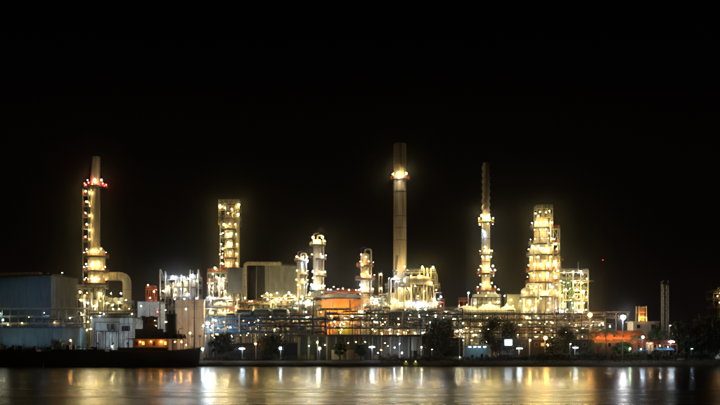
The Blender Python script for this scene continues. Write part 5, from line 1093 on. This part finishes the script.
# ------------------------------------------------------------------ trees, palms, scrub
def tree(label, px, pytop, wpx, Y, leafm='leaf_dark', n=2600, pybot=346, name='leafy_tree', seed=None):
    q = random.Random(seed if seed is not None else int(px * 7))
    x = X(px, Y); zt, zb_ = Z(pytop, Y), Z(pybot, Y); rx = wpx * Y / F / 2; rz = (zt - zb_) / 2; zc = (zt + zb_) / 2
    t = Thing(name, label, 'tree', (x, Y, G))
    h = max(1.2, zc - G)
    b = MB(); b.tube([(x, Y, G - .1), (x + q.uniform(-.3, .3), Y, G + h * .5), (x + q.uniform(-.4, .4), Y, zc)], [.38, .28, .16], 8)
    for i in range(6):
        a = q.uniform(0, 6.28); b.tube([(x, Y, G + h * q.uniform(.35, .7)), (x + .35 * rx * math.cos(a), Y + .35 * rx * math.sin(a), zc), (x + .8 * rx * math.cos(a), Y + .8 * rx * math.sin(a), zc + q.uniform(-.2, .6) * rz)], [.18, .12, .05], 6)
    t.mesh('trunk', b, 'bark')
    blobs = []
    for i in range(24):
        a = q.uniform(0, 6.28); u = q.uniform(.2, .9) ** .6; v_ = q.uniform(-.95, .9)
        k = math.sqrt(max(.1, 1 - v_ * v_)); blobs.append((x + rx * .78 * u * k * math.cos(a), Y + rx * .5 * u * k * math.sin(a), zc + rz * .72 * v_, q.uniform(.16, .42)))
    b = MB()
    for i in range(int(n * 2.2)):
        bx, by, bz, br = q.choice(blobs); d = Vector((q.gauss(0, 1), q.gauss(0, 1), q.gauss(0, 1))).normalized() * (q.random() ** .4)
        p = Vector((bx + d.x * br * rx, by + d.y * br * rx, bz + d.z * br * rz * 1.05))
        a = Vector((q.gauss(0, 1), q.gauss(0, 1), q.gauss(0, .6))).normalized() * q.uniform(.22, .42); c = a.cross(Vector((q.gauss(0, 1), q.gauss(0, 1), q.gauss(0, 1)))).normalized() * q.uniform(.12, .24)
        o = len(b.v); b.v += [tuple(p - a), tuple(p + c), tuple(p + a), tuple(p - c)]; b.f.append((o, o + 1, o + 2, o + 3))
    t.mesh('crown', b, leafm, None, False)
    return t
tree('dark leafy tree left of the orange bank lamp', 222, 332, 34, 321, 'leaf_dark', 2600, 356)
tree('dark leafy tree right of the orange bank lamp', 273, 334, 38, 322, 'leaf_dark', 2800, 356)
tree('dark tall tree at the centre before the dim racks', 440, 317, 40, 326, 'leaf_dark', 3400, 356)
tree('dark small tree beside the pale pole', 426, 332, 18, 322, 'leaf_dark', 1400, 356)
tree('biggest round dark tree behind the glowing sign panel', 500, 315, 44, 328, 'leaf_dark', 4200, 356)
tree('dark tree between green fence and palms', 565, 326, 30, 325, 'leaf_dark', 2400, 356)
tree('smaller dark tree right of the amber lamps', 553, 336, 18, 321, 'leaf_dark', 1200, 356)
tree('small round green tree under the tall white floodlight', 622, 340, 22, 318, 'leaf_mid', 1500, 356)
tree('dark tree directly left of lattice mast', 655, 322, 18, 330, 'leaf_mid', 1600, 356)
tree('dark tree directly right of lattice mast', 682, 317, 34, 334, 'leaf_dark', 2600, 356)
tree('tallest dark tree in the right-hand mass', 703, 313, 32, 336, 'leaf_dark', 2800, 356)
tree('dark tree cut off by the right edge', 722, 316, 30, 330, 'leaf_dark', 2400, 356)
tree('lower dark tree in front of the right-hand mass', 692, 332, 34, 322, 'leaf_dark', 2200, 356)
tree('low bushy tree under the canopy roof by wall panels', 340, 341, 16, 316, 'leaf_mid', 1000, 356)
tree('low bushy tree at the right part of canopy', 361, 343, 15, 316.5, 'leaf_dark', 900, 356)
tree('bare-looking small tree at left by the pale low shed', 57, 336, 20, 324, 'leaf_dark', 900, 356)
def palm(label, px, pyc, Y, L, seed, nf=16):
    q = random.Random(seed); x = X(px, Y); zc = Z(pyc, Y); t = Thing('palm_tree', label, 'palm tree', (x, Y, G), 'palms on the right bank')
    lean = q.uniform(-.6, .6)
    t.mesh('trunk', MB().tube([(x, Y, G - .1), (x + lean * .4, Y, (G + zc) / 2), (x + lean, Y, zc)], [.28, .2, .16], 8), 'bark')
    for i in range(nf):
        a = 6.283 * i / nf + q.uniform(-.2, .2); el = q.uniform(.1, 1.25); l_ = L * q.uniform(.8, 1.1); d = Vector((math.cos(a), math.sin(a), 0)); sd = Vector((-d.y, d.x, 0)); b = MB(); prev = None; pts = []
        for k in range(9):
            u = k / 8; pts.append(Vector((x + lean, Y, zc)) + d * (l_ * u * math.cos(el * .6)) + Vector((0, 0, l_ * (math.sin(el) * u - .75 * u * u))))
        for k in range(8): b.bar(pts[k], pts[k + 1], .07 * (1 - k / 9) + .02)
        for k in range(1, 9):
            for f__ in (0, .5):
                p = pts[k] if not f__ else (pts[k] + pts[k - 1]) / 2; w = L * .30 * math.sin(math.pi * (.12 + .8 * k / 9)); fw = (pts[min(8, k + 1)] - pts[k - 1]).normalized() * w * .5
                for s_ in (-1, 1):
                    tip = p + sd * s_ * w * .75 + fw - Vector((0, 0, w * .45)); o = len(b.v); e1 = (pts[k] - pts[k - 1]).normalized() * .09
                    b.v += [tuple(p - e1), tuple(p + e1), tuple(tip)]; b.f.append((o, o + 1, o + 2))
        t.mesh('frond', b, 'leaf_palm', None, False)
palm('left palm tree beneath the orange street lamp', 589, 334, 320, 5.2, 3)
palm('palm tree just right of the one under the orange street lamp', 606.5, 331, 320, 5.4, 4)
palm('short palm tree between the two taller palms', 598, 345, 317, 3.6, 5)
palm('palm tree left of the red pier shelter', 637, 338, 321, 4.0, 6)
palm('palm tree behind the pier shelter by the lattice mast', 658, 333, 323, 4.4, 7)
q = random.Random(41); b = MB()
for i in range(30000):
    px = q.choice((q.uniform(203, 300), q.uniform(380, 740), q.uniform(520, 740)))
    hh = .7 + .9 * (1 + math.sin(px * .19) * math.sin(px * .071 + 1)) + .5 * math.sin(px * .83) + (1.1 if px > 540 else 0) - (.9 if px < 300 else 0) - (.8 if 455 < px < 520 else 0)
    if hh < .15: continue
    Yq = q.uniform(311, 315.5); u = q.random() ** .7
    p = Vector((X(px, Yq), Yq, G + hh * u)); a = Vector((q.gauss(0, 1), q.gauss(0, 1), q.gauss(0, .8))).normalized() * q.uniform(.16, .36); c = a.cross(Vector((q.gauss(0, 1), q.gauss(0, 1), q.gauss(0, 1)))).normalized() * q.uniform(.08, .18)
    o = len(b.v); b.v += [tuple(p - a), tuple(p + c), tuple(p + a), tuple(p - c)]; b.f.append((o, o + 1, o + 2, o + 3))
o = struct('bank_shrubs', b, 'leaf_dark', False, 'stuff'); o['label'] = 'uneven dark band of shrubs along the top of the bank'; o['category'] = 'shrubs'
# scrub on the bank: uncountable
q = random.Random(77); b = MB()
for i in range(26000):
    px = q.uniform(-30, 750)
    dens = 1.0 if (px < 200 or px > 380) else .35
    if q.random() > dens: continue
    Yq = q.uniform(300.2, 310) if px > 380 or px < 200 else q.choice((q.uniform(300.2, 302.5), q.uniform(306.5, 307)))
    z = min(2.0, max(.0, (Yq - 299.8) * .38)); hh = q.uniform(.15, .55) * (1.6 if (px > 540 and math.sin(px * .23) + math.sin(px * .61) > .4) else 1)
    p = Vector((X(px, Yq), Yq, z + hh * q.random())); a = Vector((q.gauss(0, .5), q.gauss(0, .5), 1)).normalized() * q.uniform(.12, .3); c = Vector((q.gauss(0, 1), q.gauss(0, 1), .2)).normalized() * q.uniform(.06, .14)
    o = len(b.v); b.v += [tuple(p - a), tuple(p + c), tuple(p + a), tuple(p - c)]; b.f.append((o, o + 1, o + 2, o + 3))
o = struct('bank_scrub', b, 'scrub', False, 'stuff'); o['label'] = 'low dark scrub and weeds along the riverbank'; o['category'] = 'scrub'

# ------------------------------------------------------------------ added volume round camera and plant, stands in for lens glow
hz = bpy.data.materials.new('night_haze'); hz.cycles.volume_sampling = 'DISTANCE'; hz.use_nodes = True; hn = hz.node_tree.nodes; hn.clear()
ho = hn.new('ShaderNodeOutputMaterial'); pv = hn.new('ShaderNodeVolumePrincipled')
pv.inputs['Color'].default_value = (0.9, 0.9, 0.9, 1); pv.inputs['Density'].default_value = GLOW_DENSITY; pv.inputs['Anisotropy'].default_value = 0.988
hz.node_tree.links.new(pv.outputs[0], ho.inputs['Volume']); MATS['night_haze'] = hz
o = struct('haze', MB().box((0, 3800, 53), (10200, 8800, 112)), 'night_haze', False, 'stuff'); o['label'] = 'thin humid night air round the whole plant'; o['category'] = 'haze'
